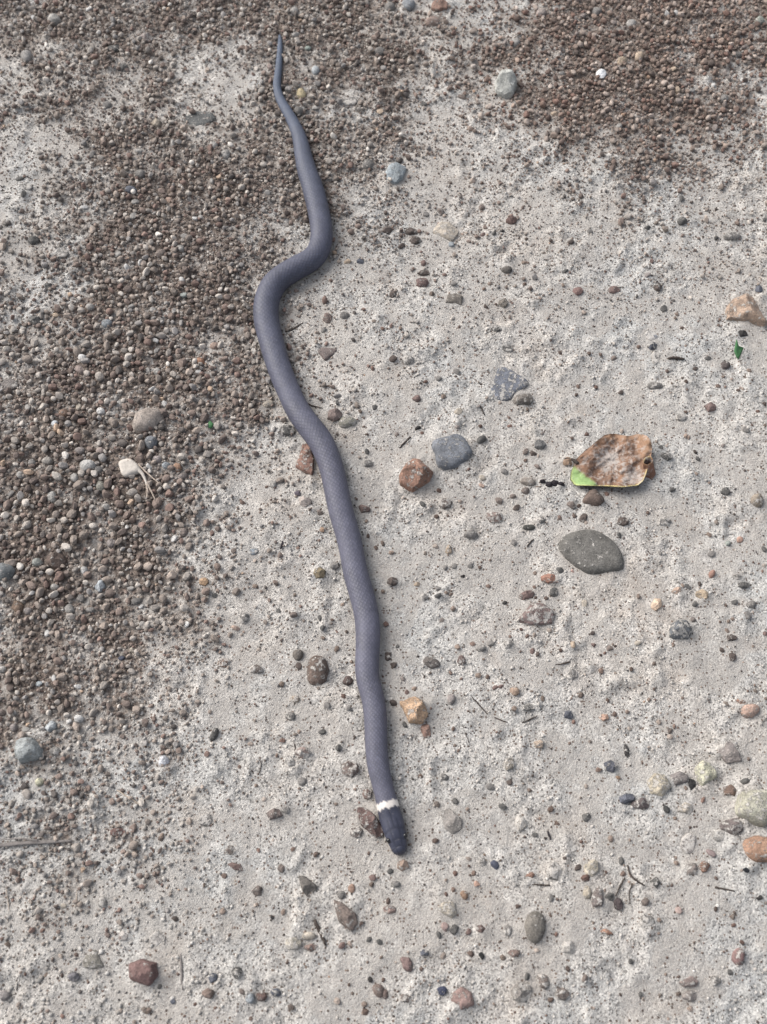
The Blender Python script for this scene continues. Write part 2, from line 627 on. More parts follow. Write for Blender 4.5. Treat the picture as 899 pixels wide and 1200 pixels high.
# big head plates: a few shallow seams
hs = ss[:, None] - ring_s
lat = (prof_x * 1.0)[None, :]
hl = ss[-1] - ring_s
seam = np.zeros((NRT, NC))
for a, wdt in ((0.47, 0.06), (0.68, 0.05), (0.83, 0.05)):
    seam = np.maximum(seam, np.exp(-((hs / hl - a - 0.06 * np.abs(lat)) / (wdt * 0.35)) ** 2))
seam = np.maximum(seam, np.exp(-(lat / 0.05) ** 2) * (hs / hl < 0.47))
for m_ in (0.42, -0.42):
    seam = np.maximum(seam, np.exp(-((lat - m_) / 0.05) ** 2) * (hs / hl > 0.3))
seam = seam * head[:, None] * (prof_z > 0)[None, :]
disp = -0.00012 * seam
R = cr[:, None] + disp
zc = gz + cr * flat * 0.80 - 0.0001
lift = 0.0006 * head
CX = cx[:, None] + sxv[:, None] * R * prof_x[None, :]
CY = cy[:, None] + syv[:, None] * R * prof_x[None, :]
CZ = (zc + lift)[:, None] + R * flat[:, None] * prof_z[None, :]
sco = np.stack([CX, CY, CZ], -1).reshape(-1, 3)
body_c = lin((82, 84, 99), ALB)
tail_c = lin((88, 98, 115), ALB)
head_c = lin((64, 66, 80), ALB)
ring_c = lin((224, 216, 209), ALB)
wt = (1 - sstep(0.0, 0.13, ss))[:, None, None]
front = sstep(0.16, 0.26, ss)[:, None, None]
base = (body_c * (1 - front) + lin((95, 95, 109), ALB) * front) * (1 - wt) + tail_c * wt
base = np.broadcast_to(base, (NRT, NC, 3)).copy()
hw = sstep(ring_s - 0.0004, ring_s + 0.001, ss)[:, None, None]
base = base * (1 - hw) + head_c * hw
base *= (1 - 0.36 * seam)[:, :, None]
jag = 0.00018 * np.sin(U * 1.05) + 0.00016 * np.sin(U * 2.3 + 1)
rm = sstep(-0.0014, -0.0010, hs + jag) * (1 - sstep(0.0006, 0.0010, hs + jag * 1.3))
base = base * (1 - rm[:, :, None]) + ring_c * rm[:, :, None]
lowm = sstep(0.35, 0.75, -prof_z)[None, :, None] * np.ones((NRT, 1, 1))
base = base * (1 - lowm) + lin((196, 170, 120), ALB) * lowm      # yellow underside
faces = grid_faces(NRT, NC, True)
faces = [tuple(int(q) for q in f) for f in faces]
faces.append(tuple(range(NC - 1, -1, -1)))
faces.append(tuple((NRT - 1) * NC + k for k in range(NC)))
snake = bpy.data.objects.new('snake', None)
COL.objects.link(snake)
iz = NRT // 2
snake.location = (0, 0, 0)
tag(snake, 'slender slate-grey snake with a pale collar, stretched out across sand and gravel', 'snake')
scale_on = scale_on * (1 - 0.85 * rm)
bme = new_mesh('snake_body', sco, faces, True, base.reshape(-1, 3))
su = bme.attributes.new('scale_uv', 'FLOAT_VECTOR', 'POINT')
su.data.foreach_set('vector', np.stack([np.broadcast_to(U, (NRT, NC)), np.broadcast_to(V, (NRT, NC)), np.broadcast_to(scale_on, (NRT, NC))], -1).astype(np.float32).ravel())
body = link('body', bme, M_SNAKE, snake)
for sd in (-1, 1):
    bm = bmesh.new()
    bmesh.ops.create_uvsphere(bm, u_segments=16, v_segments=10, radius=0.00082)
    me = bpy.data.meshes.new('eye')
    bm.to_mesh(me)
    bm.free()
    me.polygons.foreach_set('use_smooth', [True] * len(me.polygons))
    ie = int(np.argmin(np.abs(ss - (ring_s + hl * 0.66))))
    k = 0.83 * cr[ie]
    link('eye', me, M_EYE, snake, (cx[ie] + sd * sxv[ie] * k, cy[ie] + sd * syv[ie] * k, zc[ie] + lift[ie] + 0.42 * cr[ie] * flat[ie]))
snake_xy = np.stack([cx, cy], -1)[::6]
snake_r = cr[::6]


def snake_gap(x, y):
    """distance outside the snake's flank (negative = under it)"""
    x = np.atleast_1d(x)
    y = np.atleast_1d(y)
    out = np.empty(len(x))
    for i in range(0, len(x), 4000):
        d = np.hypot(x[i:i + 4000, None] - snake_xy[None, :, 0], y[i:i + 4000, None] - snake_xy[None, :, 1]) - snake_r[None, :]
        out[i:i + 4000] = d.min(1)
    return out


# ------------------------------------------------------------------ stones
def poly_radius(poly, th):
    """distance from the origin to a star-shaped outline in direction th"""
    a = np.arctan2(poly[:, 1], poly[:, 0])
    o = np.argsort(a)
    a, pl = a[o], poly[o]
    r = np.empty(len(th))
    for k, t in enumerate(th):
        t = (t + np.pi) % (2 * np.pi) - np.pi
        j = np.searchsorted(a, t) % len(a)
        p0, p1 = pl[j - 1], pl[j]
        d = np.array([math.cos(t), math.sin(t)])
        e = p1 - p0
        den = d[0] * e[1] - d[1] * e[0]
        r[k] = (p0[0] * e[1] - p0[1] * e[0]) / den if abs(den) > 1e-12 else np.hypot(*p0)
    return np.abs(r)


def stone_mesh(poly, hgt, kind, seed, nth):
    """poly: outline round the origin in metres; kind r rounded, a angular, f flat topped"""
    rs = np.random.default_rng(seed)
    th = np.linspace(-np.pi, np.pi, nth, endpoint=False) + 0.01
    r0 = poly_radius(poly, th)
    k = np.array([0.25, 0.5, 0.25])
    for _ in range({'a': 0, 'f': 1, 'r': 2}[kind]):
        r0 = np.convolve(np.concatenate([r0[-1:], r0, r0[:1]]), k, 'valid')
    size = r0.mean()
    rings = [0.18, 0.36, 0.53, 0.68, 0.80, 0.89, 0.955, 1.0]
    pw, q = {'r': (2.3, 0.52), 'a': (3.2, 0.62), 'f': (7.0, 0.60)}[kind]
    co = [np.array([[0, 0, 1.0]])]
    for rr in rings:
        z = np.full(nth, (1 - rr**pw) ** q if rr < 1 else 0.0)
        co.append(np.stack([np.cos(th) * r0 * rr, np.sin(th) * r0 * rr, z], -1))
    top = np.concatenate(co)
    xs, ys = top[:, 0] / size, top[:, 1] / size
    zt = top[:, 2] * 0.88 + 0.12
    tl = rs.uniform(-0.16, 0.16, 2) * (1.6 if kind == 'a' else 1.0)
    zt = zt * (1 + tl[0] * xs + tl[1] * ys)
    if kind == 'a':
        for _ in range(5):
            an = rs.uniform(0, 2 * np.pi)
            sl = rs.uniform(0.35, 1.0)
            c0 = rs.uniform(0.9, 1.2)
            zt = np.minimum(zt, np.maximum(c0 - sl * (xs * math.cos(an) + ys * math.sin(an)) * 0.75, 0.32))
    sd = int(rs.integers(0, 400))
    zt = zt + {'r': 0.05, 'a': 0.09, 'f': 0.05}[kind] * fbm(xs * 1.7, ys * 1.7, sd, 3)
    wob = 1 + {'r': 0.02, 'a': 0.05, 'f': 0.025}[kind] * fbm(xs * 2.1 + zt, ys * 2.1 - zt, sd + 30, 2)
    top[:, 2] = zt * hgt
    top[:, 0] *= wob
    top[:, 1] *= wob
    last = top[-nth:].copy()
    low1 = last * [0.97, 0.97, 1]
    low1[:, 2] = -0.25 * hgt - 0.0004
    low2 = last * [0.6, 0.6, 1]
    low2[:, 2] = -0.55 * hgt - 0.0006
    v = np.concatenate([top, low1, low2])
    f = [(0, 1 + k, 1 + (k + 1) % nth) for k in range(nth)]
    nrg = len(rings) + 2
    for a in range(nrg - 1):
        for k in range(nth):
            i, j = 1 + a * nth + k, 1 + a * nth + (k + 1) % nth
            f.append((i, i + nth, j + nth, j))
    f.append(tuple(1 + (nrg - 1) * nth + k for k in range(nth))[::-1])
    me = new_mesh('stone', v, f, True)
    if kind == 'a':
        me.set_sharp_from_angle(angle=math.radians(26))
    return me


def dull(color, k=0.32, v=0.90):
    c = lin(color, ALB)
    g = float(c @ np.array([0.3, 0.59, 0.11]))
    return (c * (1 - k) + g * k) * v


seedc = [100]


def put_stone(px_poly, hk, color, dust, kind, label=None, group=None, nth=30, name='pebble', cat='pebble', sink=0.0):
    seedc[0] += 1
    pp = np.array(px_poly, float)
    if kind == 'a':
        pp = pp.mean(0) + (pp - pp.mean(0)) * 1.09        # facets eat into the outline
    m = mpp(pp[:, 1].mean())
    wpx = min(np.ptp(pp[:, 0]), np.ptp(pp[:, 1]))
    hgt = max(0.0005, hk * wpx * m)
    x, y = P(pp[:, 0], pp[:, 1], hgt * 0.35)
    cx0, cy0 = x.mean(), y.mean()
    pl = np.stack([x - cx0, (y - cy0) * (1.0 - 0.22 * min(1.0, hk))], -1)
    z0 = float(Hs(cx0, cy0))
    me = stone_mesh(pl, hgt, kind, seedc[0], nth)
    o = link(name, me, M_STONE, None, (cx0, cy0, z0 - sink * hgt))
    c = dull(color)
    o.color = (c[0], c[1], c[2], dust * 0.85)
    if label:
        tag(o, label, cat, group)
    return o


def ell(x, y, w, h, rot, kind, seed):
    """outline of a pebble in pixels"""
    rs = np.random.default_rng(seed)
    a, b = w / 2.0, h / 2.0
    if kind == 'a':
        n = int(rs.integers(5, 8))
        th = (np.arange(n) + rs.uniform(-0.3, 0.3, n)) / n * 2 * np.pi + rs.uniform(0, 6)
        k = rs.uniform(0.92, 1.12, n)
    else:
        n = 14
        th = np.arange(n) / n * 2 * np.pi
        k = 1 + 0.10 * np.cos(2 * th + rs.uniform(0, 6)) * rs.uniform(0, 1) + 0.08 * np.cos(3 * th + rs.uniform(0, 6))
    X_, Y_ = np.cos(th) * a * k, np.sin(th) * b * k
    r = math.radians(rot)
    return [(x + X_[i] * math.cos(r) - Y_[i] * math.sin(r), y + X_[i] * math.sin(r) + Y_[i] * math.cos(r)) for i in range(n)]


# traced outlines: points; height ratio; colour; dust; kind; label
TR = [
 ('653 638 660 627 673 620 693 619 708 625 721 636 729 647 732 660 732 671 721 671 710 672 691 675 677 665 664 655 656 646', .16, (112, 108, 101), .14, 'f', 'largest stone, flat smooth dark olive-grey, lying below the brown leaf'),
 ('506 517 520 513 536 508 545 513 549 521 556 532 545 543 532 551 522 552 511 548 510 533 505 526', .26, (122, 126, 134), .15, 'f', 'smooth blue-grey stone beside the orange-brown angular stone'),
 ('469 556 476 544 484 536 492 538 498 546 507 553 502 564 484 577 470 567', .52, (160, 114, 88), .22, 'a', 'angular orange-brown stone next to the smooth blue-grey stone'),
 ('572 454 580 442 582 430 594 429 605 437 620 446 620 452 605 460 597 470 582 469 575 461', .09, (116, 121, 133), .28, 'f', 'bluish slab buried flush in the sand and half veiled with dust'),
 ('866 924 896 922 905 935 899 975 881 967 863 955 863 940', .62, (184, 179, 154), .35, 'f', 'big pale greenish-yellow block of stone above the orange one'),
 ('868 985 886 976 905 981 912 1000 905 1012 885 1013 874 1003', .5, (176, 130, 96), .28, 'r', 'glossy orange stone touching the big pale greenish block'),
 ('855 865 843 880 853 894 870 892 866 882', .38, (150, 138, 131), .1, 'a', 'mauve-grey angular stone above the pale greenish block'),
 ('815 900 824 890 836 896 841 910 824 924 818 915', .5, (192, 187, 155), .35, 'a', 'pale yellowish crumbly stone next to a thin black shard'),
 ('759 915 768 905 780 908 787 922 776 934 764 930', .4, (192, 177, 148), .4, 'a', 'beige crumbly stone beside the small mauve-grey one, dusty'),
 ('786 908 797 903 806 908 806 916 791 921', .4, (134, 124, 119), .15, 'a', 'small mauve-grey stone between the two crumbly beige stones'),
 ('21 867 31 864 39 864 49 875 50 889 25 896 20 885', .55, (152, 157, 156), .08, 'a', 'blocky blue-grey stone with a sharp edge at the end of the gravel'),
 ('155 505 160 486 175 479 191 480 194 491 185 502 172 510 160 511', .45, (168, 152, 138), .12, 'r', 'large smooth pinkish-tan stone lying on the gravel above a grey one'),
 ('372 412 376 407 397 409 392 416 381 424', .22, (122, 106, 100), .08, 'f', 'flat brown wedge-shaped stone right of the snake body'),
 ('355 520 364 522 368 540 366 559 357 555 347 549 352 534', .4, (150, 108, 88), .25, 'a', 'rust-brown angular stone touching the middle of the snake'),
 ('361 772 367 764 381 767 386 784 380 804 361 803 359 790', .5, (118, 97, 84), .3, 'r', 'chunky dark brown stone with a dusty lower end beside the snake'),
 ('418 945 428 945 440 955 449 972 448 982 440 983 424 967', .42, (118, 90, 83), .3, 'a', 'rough reddish-brown stone pressed against the snake head'),
 ('469 821 486 814 496 821 501 837 496 849 480 847', .55, (198, 156, 112), .3, 'a', 'golden-tan rough stone right of the snake neck'),
 ('517 951 527 947 541 960 541 972 532 978 522 972', .35, (146, 138, 130), .2, 'a', 'flat-topped grey stone right of the snake head'),
 ('853 360 859 350 873 344 881 352 891 365 899 380 894 382 879 375 855 372', .5, (182, 150, 122), .25, 'a', 'tan wedge-shaped rock standing alone on bare sand'),
 ('507 270 516 257 527 258 537 269 530 282 517 275', .3, (198, 182, 160), .3, 'a', 'cream-coloured flake of stone on speckled sand'),
 ('581 95 585 86 594 84 601 87 605 97 601 112 590 111 582 107', .85, (184, 184, 175), .1, 'a', 'upright pale grey stone standing at the edge of brown gravel'),
 ('213 142 225 131 250 133 255 142 240 150 222 152', .14, (100, 101, 99), .12, 'f', 'flat dark slate stone lying in gravel left of the tail'),
 ('350 1026 357 1026 372 1039 362 1054 355 1045', .4, (104, 97, 90), .06, 'a', 'dark olive triangular stone in front of the snake head'),
 ('391 1054 400 1056 417 1071 419 1085 411 1093 397 1079', .42, (126, 108, 97), .28, 'a', 'long slanting brown stone beyond the snake head'),
 ('152 1128 167 1123 182 1128 184 1143 174 1157 151 1148', .45, (130, 96, 90), .12, 'a', 'rough dark red-brown stone, six-sided'),
 ('174 1098 184 1089 197 1101 185 1110 176 1106', .12, (152, 144, 139), .3, 'f', 'flat mauve triangle of stone flush with the sand'),
 ('97 1127 104 1114 112 1113 120 1133 108 1136 98 1134', .3, (138, 132, 119), .3, 'a', 'olive-grey triangular stone left of the red-brown six-sided one'),
 ('687 578 695 571 702 579 710 588 702 595 681 590', .5, (120, 99, 86), .03, 'r', 'smooth brown stone tucked under the edge of the leaf'),
 ('784 745 788 730 797 723 806 727 811 742 806 749 790 749', .5, (108, 111, 115), .42, 'a', 'dark bluish stone speckled with pale sand right of the flat stone'),
 ('616 716 622 706 636 705 649 717 646 731 620 733 607 727', .42, (138, 112, 105), .45, 'a', 'pinkish-brown stone crusted with sand, lower left of the flat stone'),
 ('452 203 456 193 465 190 475 196 472 208 464 214 455 212', .42, (158, 168, 172), .1, 'a', 'light blue-grey stone on sand right of the snake tail'),
 ('614 1085 617 1072 627 1064 637 1070 640 1085 637 1100 628 1110 618 1102', .45, (126, 118, 107), .2, 'r', 'egg-shaped grey-brown stone standing out on smooth sand'),
 ('528 1174 531 1163 541 1156 552 1163 555 1178 540 1184', .3, (152, 120, 110), .15, 'a', 'dull pinkish-red stone on sand below the snake head'),
 ('525 346 534 345 542 348 540 359 532 356 523 355', .35, (126, 116, 105), .12, 'a', 'small grey-brown wedge on bare sand under the cream flake'),
]
landmarks = []
for pts, hk, colr, du, kd, lb in TR:
    a = np.array([float(q) for q in pts.split()]).reshape(-1, 2)
    put_stone(a, hk, colr, du, kd, lb, None, 36, 'stone', 'stone', 0.05)

# smaller pebbles: x y w h turn, colour, dust, kind [, label]
BR, DB, RB, OR_, TA = (128, 112, 102), (98, 84, 76), (124, 98, 90), (176, 126, 94), (190, 164, 134)
GY, DG, BK, PG, WH = (132, 126, 120), (98, 95, 91), (62, 58, 56), (164, 158, 150), (202, 198, 192)
BL, DBL, MV, BG = (146, 152, 156), (98, 101, 112), (148, 136, 130), (180, 166, 146)
PB = [
 # sand, right of the snake
 (595, 408, 14, 8, 10, DG, .3, 'f'), (614, 467, 24, 17, -10, (124, 114, 104), .3, 'a', 'speckled brown stone resting on the buried bluish slab'), (564, 515, 15, 9, -25, DG, .05, 'r'),
 (617, 697, 18, 12, -15, RB, .1, 'a', 'dark reddish stone on top edge of the sand-crusted pinkish one'), (645, 678, 21, 12, 5, (168, 116, 90), .15, 'a', 'orange oblong pebble just left of the flat dark stone'), (649, 693, 10, 12, 10, DG, .05, 'a'),
 (620, 618, 18, 7, 0, (88, 87, 80), .05, 'r', 'thin dark lens-shaped pebble left of the flat dark stone'), (552, 626, 17, 12, 0, GY, .25, 'r'), (769, 709, 13, 16, 15, (220, 184, 148), .05, 'a', 'cream-orange chip right of the flat dark stone'),
 (793, 693, 13, 10, 0, (190, 156, 130), .25, 'a'), (823, 697, 16, 12, 30, (186, 160, 125), .1, 'a', 'tan triangular chip on bare sand'), (833, 674, 12, 8, 5, (165, 120, 100), .15, 'a'), (866, 633, 9, 9, 0, (190, 145, 120), .1, 'a'),
 (670, 592, 12, 10, 0, BR, .1, 'a'), (684, 607, 10, 12, 20, DB, .1, 'a'), (666, 541, 12, 12, 0, (150, 118, 88), .15, 'a'), (633, 520, 14, 12, 10, (120, 118, 116), .1, 'a'), (616, 529, 9, 8, 0, BR, .2, 'a'), (625, 531, 9, 9, 0, DB, .2, 'a'),
 (619, 564, 19, 12, 10, (156, 142, 129), .3, 'r', 'beige-grey oval pebble beside the charred crumbs'), (616, 575, 11, 9, 0, BR, .15, 'r'), (601, 582, 9, 8, 0, BR, .2, 'r'), (630, 547, 8, 9, 0, BR, .25, 'a'), (591, 553, 10, 9, 0, GY, .45, 'a'), (564, 570, 9, 7, 0, (180, 148, 128), .1, 'r'), (565, 561, 10, 7, 0, BG, .3, 'r'),
 (495, 592, 8, 8, 0, DG, .1, 'r'), (522, 590, 16, 14, 0, BR, .45, 'a'), (585, 587, 10, 9, 0, BR, .3, 'a'), (605, 596, 10, 9, 0, DB, .2, 'a'), (489, 468, 12, 9, 0, RB, .15, 'a'), (460, 423, 13, 7, -15, DB, .15, 'a'), (535, 437, 12, 8, 0, GY, .2, 'a'), (478, 423, 14, 12, 0, GY, .5, 'r'),
 (514, 446, 10, 7, 0, GY, .3, 'r'), (490, 502, 7, 8, 0, BK, .1, 'r'), (537, 485, 10, 8, 0, BG, .4, 'a'), (460, 681, 13, 12, -20, DB, .2, 'a'), (526, 643, 10, 12, 0, TA, .35, 'a'), (522, 665, 8, 8, 0, GY, .1, 'r'), (533, 663, 7, 8, 0, GY, .1, 'r'), (551, 663, 8, 10, 0, GY, .3, 'r'),
 (543, 675, 6, 6, 0, BK, .1, 'r'), (514, 690, 10, 8, 0, GY, .25, 'r'), (513, 699, 10, 8, 0, DG, .2, 'a'), (497, 699, 10, 10, 0, GY, .5, 'r'), (592, 706, 5, 6, 0, BK, 0, 'r'), (564, 759, 13, 10, 0, GY, .35, 'r'), (575, 754, 9, 8, 0, GY, .35, 'r'), (595, 755, 12, 13, 0, GY, .55, 'a'),
 (541, 773, 9, 13, 0, RB, .3, 'a'), (506, 775, 21, 14, 25, (126, 115, 107), .3, 'a', 'grey-brown rough stone on sand right of the snake, lightly dusted'), (466, 757, 6, 6, 0, DG, .1, 'r'), (624, 763, 8, 8, 0, RB, .1, 'r'), (630, 767, 7, 7, 0, DB, .1, 'r'), (634, 609, 11, 10, 0, GY, .4, 'a'),
 (580, 606, 23, 15, 5, (138, 114, 104), .5, 'a', 'reddish-brown crumbly clod half buried in the sand'), (602, 636, 10, 7, 0, GY, .3, 'a'), (671, 790, 12, 14, 0, GY, .5, 'a'), (671, 756, 9, 9, 0, TA, .3, 'a'), (656, 669, 10, 9, 0, DG, .1, 'a'), (671, 670, 7, 6, 0, (178, 140, 126), .1, 'r'), (489, 684, 9, 7, 0, TA, .35, 'r'), (455, 768, 9, 13, 0, DB, .2, 'a'), (461, 779, 8, 9, 0, DB, .2, 'a'),
 (730, 612, 15, 11, 15, DB, .25, 'a', 'dark brown pebble right above the flat dark stone'), (725, 629, 8, 8, 0, DG, .05, 'r'), (779, 611, 16, 12, 20, GY, .45, 'a'), (833, 649, 12, 7, 0, GY, .2, 'a'), (863, 677, 11, 9, 0, GY, .3, 'a'), (871, 686, 15, 8, 0, DG, .25, 'a'), (880, 709, 12, 11, 0, GY, .2, 'r'), (875, 722, 12, 8, 0, GY, .5, 'r'),
 (858, 747, 12, 9, 0, DB, .1, 'a'), (859, 769, 8, 13, -20, DB, .1, 'a'), (846, 762, 6, 7, 0, DB, .1, 'r'), (714, 760, 9, 8, 10, BR, .05, 'r'), (746, 754, 7, 8, 0, BG, .35, 'r'), (694, 742, 7, 6, 0, DB, .1, 'r'), (696, 756, 7, 7, 0, RB, .2, 'a'), (860, 706, 10, 6, 15, DG, .2, 'a'), (894, 645, 10, 7, 0, DG, .3, 'a'), (853, 637, 9, 9, 0, (150, 156, 146), .3, 'r'),
 (685, 707, 9, 9, 0, BG, .35, 'r'), (897, 742, 6, 8, 0, RB, .1, 'r'), (805, 688, 7, 7, 0, DG, .1, 'r'), (814, 709, 8, 8, 30, DG, .2, 'a'), (773, 649, 7, 7, 0, GY, .1, 'r'),
 (834, 476, 15, 11, 10, (132, 106, 98), .05, 'a', 'smooth brown pebble on bare sand right of the leaf'), (850, 428, 13, 10, 0, (104, 92, 88), .1, 'r', 'dark brown pebble beside the green shred'), (768, 450, 21, 9, 5, GY, .35, 'r', 'long grey lens-shaped pebble above the leaf'), (888, 586, 16, 19, 0, (150, 134, 114), .3, 'r', 'round tan-brown dusty stone on sand right of the leaf'),
 (851, 575, 11, 11, 35, DG, .15, 'a'), (800, 487, 14, 9, 10, GY, .45, 'r'), (728, 458, 10, 5, 15, DB, .05, 'a'), (895, 475, 8, 6, 0, DB, .05, 'a'), (781, 534, 15, 9, 15, DG, .3, 'a', 'dark crumbly clod right of the leaf'), (775, 524, 9, 8, 0, DG, .3, 'a'), (720, 418, 8, 8, 0, BR, .2, 'r'), (874, 505, 10, 6, 0, GY, .2, 'r'), (818, 537, 8, 7, 0, DG, .2, 'a'), (788, 574, 9, 8, 0, DG, .3, 'a'),
 (829, 421, 8, 7, 0, DG, .2, 'a'), (765, 404, 12, 10, 0, DBL, .3, 'a'), (769, 418, 10, 18, 5, GY, .45, 'f'), (815, 432, 10, 5, -20, DB, .2, 'a'), (764, 393, 18, 11, 35, (128, 131, 142), .45, 'f', 'bluish flake half sunk in the sand above the leaf'), (869, 392, 15, 8, 0, BK, .05, 'a', 'black pebble under the tan wedge-shaped rock'), (889, 340, 13, 7, 5, DBL, .1, 'r'),
 (799, 260, 12, 11, 0, DG, .2, 'r'), (858, 277, 22, 12, 0, GY, .4, 'r', 'grey clod with a dark underside on speckled sand'), (778, 362, 9, 9, 20, DG, .1, 'a'), (720, 339, 14, 9, -5, RB, .1, 'a'), (771, 336, 11, 9, 20, DB, .2, 'a'), (677, 341, 12, 10, 0, (138, 104, 96), .05, 'a'), (758, 325, 7, 9, 0, MV, .1, 'a'), (763, 308, 9, 5, 0, RB, .1, 'a'),
 (691, 274, 7, 7, 0, GY, .05, 'r'), (758, 269, 9, 9, 30, DG, .2, 'a'), (839, 280, 8, 7, 0, DG, .2, 'r'), (798, 234, 12, 6, -10, DG, .2, 'a'), (896, 257, 7, 5, 0, DG, .1, 'a'), (600, 258, 13, 10, 0, (100, 74, 66), .08, 'a', 'dark reddish pebble alone on speckled sand below the brown gravel'),
 (565, 241, 9, 10, 0, BR, .1, 'r'), (594, 317, 14, 9, 0, (112, 104, 96), .05, 'r'), (495, 330, 15, 12, 0, (130, 102, 95), .2, 'a'), (497, 319, 15, 7, 5, DB, .2, 'a'), (496, 309, 10, 6, 0, RB, .1, 'a'), (482, 269, 15, 9, 0, DB, .15, 'a'), (487, 280, 14, 10, -15, DB, .15, 'a'), (471, 287, 9, 9, 0, DB, .15, 'a'),
 (454, 269, 11, 12, 0, DB, .15, 'a'), (590, 356, 12, 11, 0, (122, 112, 100), .2, 'a'), (669, 286, 10, 8, 10, DB, .15, 'a'), (662, 319, 8, 8, 0, DG, .1, 'a'), (579, 274, 7, 6, 0, DG, .1, 'r'), (588, 272, 5, 6, 0, BK, .05, 'r'), (566, 275, 10, 6, 0, RB, .2, 'a'), (531, 335, 10, 7, 0, GY, .2, 'r'), (461, 344, 9, 11, 30, DB, .2, 'a'),
 (516, 246, 10, 10, 0, BR, .2, 'a'), (499, 251, 10, 7, 0, GY, .2, 'a'), (529, 287, 10, 8, 0, BL, .2, 'r'), (584, 386, 18, 7, 0, DG, .4, 'a'), (569, 361, 7, 5, 0, DB, .1, 'r'),
 # top
 (515, 9, 20, 13, 10, (152, 114, 94), .15, 'a', 'upper of two brown-orange stones at the top edge of the gravel gap'), (507, 26, 18, 12, 0, (166, 138, 122), .2, 'r', 'lower of two brown-orange stones, pinkish and smooth'), (479, 6, 17, 12, 0, (138, 142, 146), .15, 'r'), (457, 9, 13, 11, 0, GY, .2, 'r'), (634, 17, 13, 11, 0, (164, 148, 138), .1, 'r'), (649, 137, 8, 9, 0, TA, .05, 'r'),
 (604, 52, 11, 10, 0, PG, .1, 'r'), (555, 132, 9, 8, 0, PG, .1, 'r'), (497, 122, 10, 9, 0, DG, .1, 'r'), (542, 115, 11, 8, 0, BR, .1, 'a'), (657, 92, 8, 9, 0, PG, .1, 'r'), (704, 90, 12, 12, 0, (232, 232, 232), 0, 'a', 'bright white pebble in the brown gravel'), (739, 31, 13, 9, 0, PG, .1, 'r'), (748, 69, 12, 11, 0, (186, 160, 130), .05, 'r'), (728, 75, 11, 11, 0, (180, 156, 124), .05, 'a'),
 (834, 46, 8, 7, 0, PG, .1, 'r'), (780, 20, 8, 8, 0, WH, .05, 'r'), (791, 19, 8, 8, 0, WH, .05, 'r'), (699, 16, 12, 11, 0, GY, .1, 'r'), (788, 84, 9, 8, 0, TA, .05, 'r'), (793, 109, 10, 8, 0, TA, .1, 'r'), (849, 115, 12, 10, 0, GY, .3, 'r'), (810, 109, 12, 6, 0, PG, .1, 'r'), (836, 100, 10, 5, 0, WH, .1, 'r'), (725, 151, 9, 8, 0, PG, .2, 'r'),
 (890, 26, 12, 12, 0, (150, 156, 142), .35, 'r'), (864, 65, 14, 8, 0, DG, .2, 'a'), (353, 111, 12, 14, 0, (198, 176, 122), .1, 'r', 'yellow-tan round pebble right of the snake tail'), (345, 15, 10, 11, 0, PG, .1, 'r'), (370, 84, 10, 11, 0, (176, 182, 184), .05, 'r'), (347, 44, 8, 12, 10, PG, .1, 'r'), (410, 117, 18, 13, 0, GY, .4, 'f'), (317, 82, 8, 8, 0, (160, 138, 128), .1, 'r'), (350, 132, 11, 11, 0, GY, .1, 'r'), (370, 127, 8, 10, 0, PG, .1, 'r'),
 (445, 131, 9, 9, 0, TA, .1, 'r'), (265, 184, 12, 10, 0, PG, .1, 'r'), (251, 174, 11, 10, 0, PG, .1, 'r'), (361, 60, 8, 8, 0, (150, 162, 150), .1, 'r'), (445, 61, 14, 10, 0, GY, .2, 'r'), (432, 194, 14, 13, 0, GY, .2, 'r'), (64, 24, 16, 14, 0, (166, 160, 151), .1, 'r', 'pale grey rounded pebble in gravel far left of the tail tip'), (31, 65, 14, 15, 0, (156, 150, 144), .15, 'r'), (105, 14, 8, 8, 0, WH, .05, 'r'),
 (40, 24, 8, 6, 0, WH, .1, 'r'), (126, 125, 12, 9, 0, GY, .1, 'r'), (184, 147, 10, 10, 0, (166, 150, 128), .1, 'a'), (109, 185, 12, 8, -10, GY, .1, 'r'), (171, 44, 14, 12, 0, (150, 132, 126), .35, 'a'), (85, 68, 10, 8, 0, PG, .1, 'r'), (96, 194, 9, 7, 0, PG, .1, 'r'), (164, 181, 9, 8, 0, PG, .1, 'r'), (204, 174, 10, 8, 0, PG, .1, 'r'), (145, 80, 11, 10, 0, DG, .2, 'a'), (134, 60, 16, 9, 0, DG, .2, 'a'),
 # left gravel
 (99, 245, 9, 9, 0, WH, .05, 'r'), (154, 224, 16, 10, 10, DBL, .1, 'r'), (72, 297, 18, 12, 0, GY, .4, 'f'), (40, 282, 14, 10, 0, DG, .15, 'a'), (29, 230, 11, 8, 0, DG, .15, 'a'), (24, 211, 13, 7, 0, DG, .2, 'a'), (30, 219, 17, 8, 0, GY, .4, 'f'), (106, 360, 11, 9, 0, PG, .1, 'r'), (125, 379, 15, 10, 0, BL, .15, 'r'), (216, 349, 14, 7, 0, (158, 164, 156), .1, 'r'), (187, 345, 10, 7, 0, PG, .1, 'r'), (212, 293, 11, 9, 0, PG, .1, 'r'),
 (199, 236, 9, 9, 0, (182, 150, 128), .05, 'r'), (159, 239, 9, 10, 0, PG, .1, 'r'), (189, 299, 14, 11, 0, BR, .1, 'r'), (40, 375, 16, 14, 0, DG, .2, 'a'), (56, 335, 11, 9, 0, DG, .2, 'a'), (66, 370, 9, 10, 0, TA, .1, 'r'), (154, 361, 10, 9, 0, PG, .1, 'r'), (139, 300, 10, 9, 0, PG, .1, 'r'), (149, 315, 8, 8, 0, WH, .05, 'r'), (130, 249, 9, 8, 0, PG, .1, 'r'), (165, 309, 8, 7, 0, WH, .05, 'r'), (157, 256, 11, 8, 0, PG, .1, 'r'),
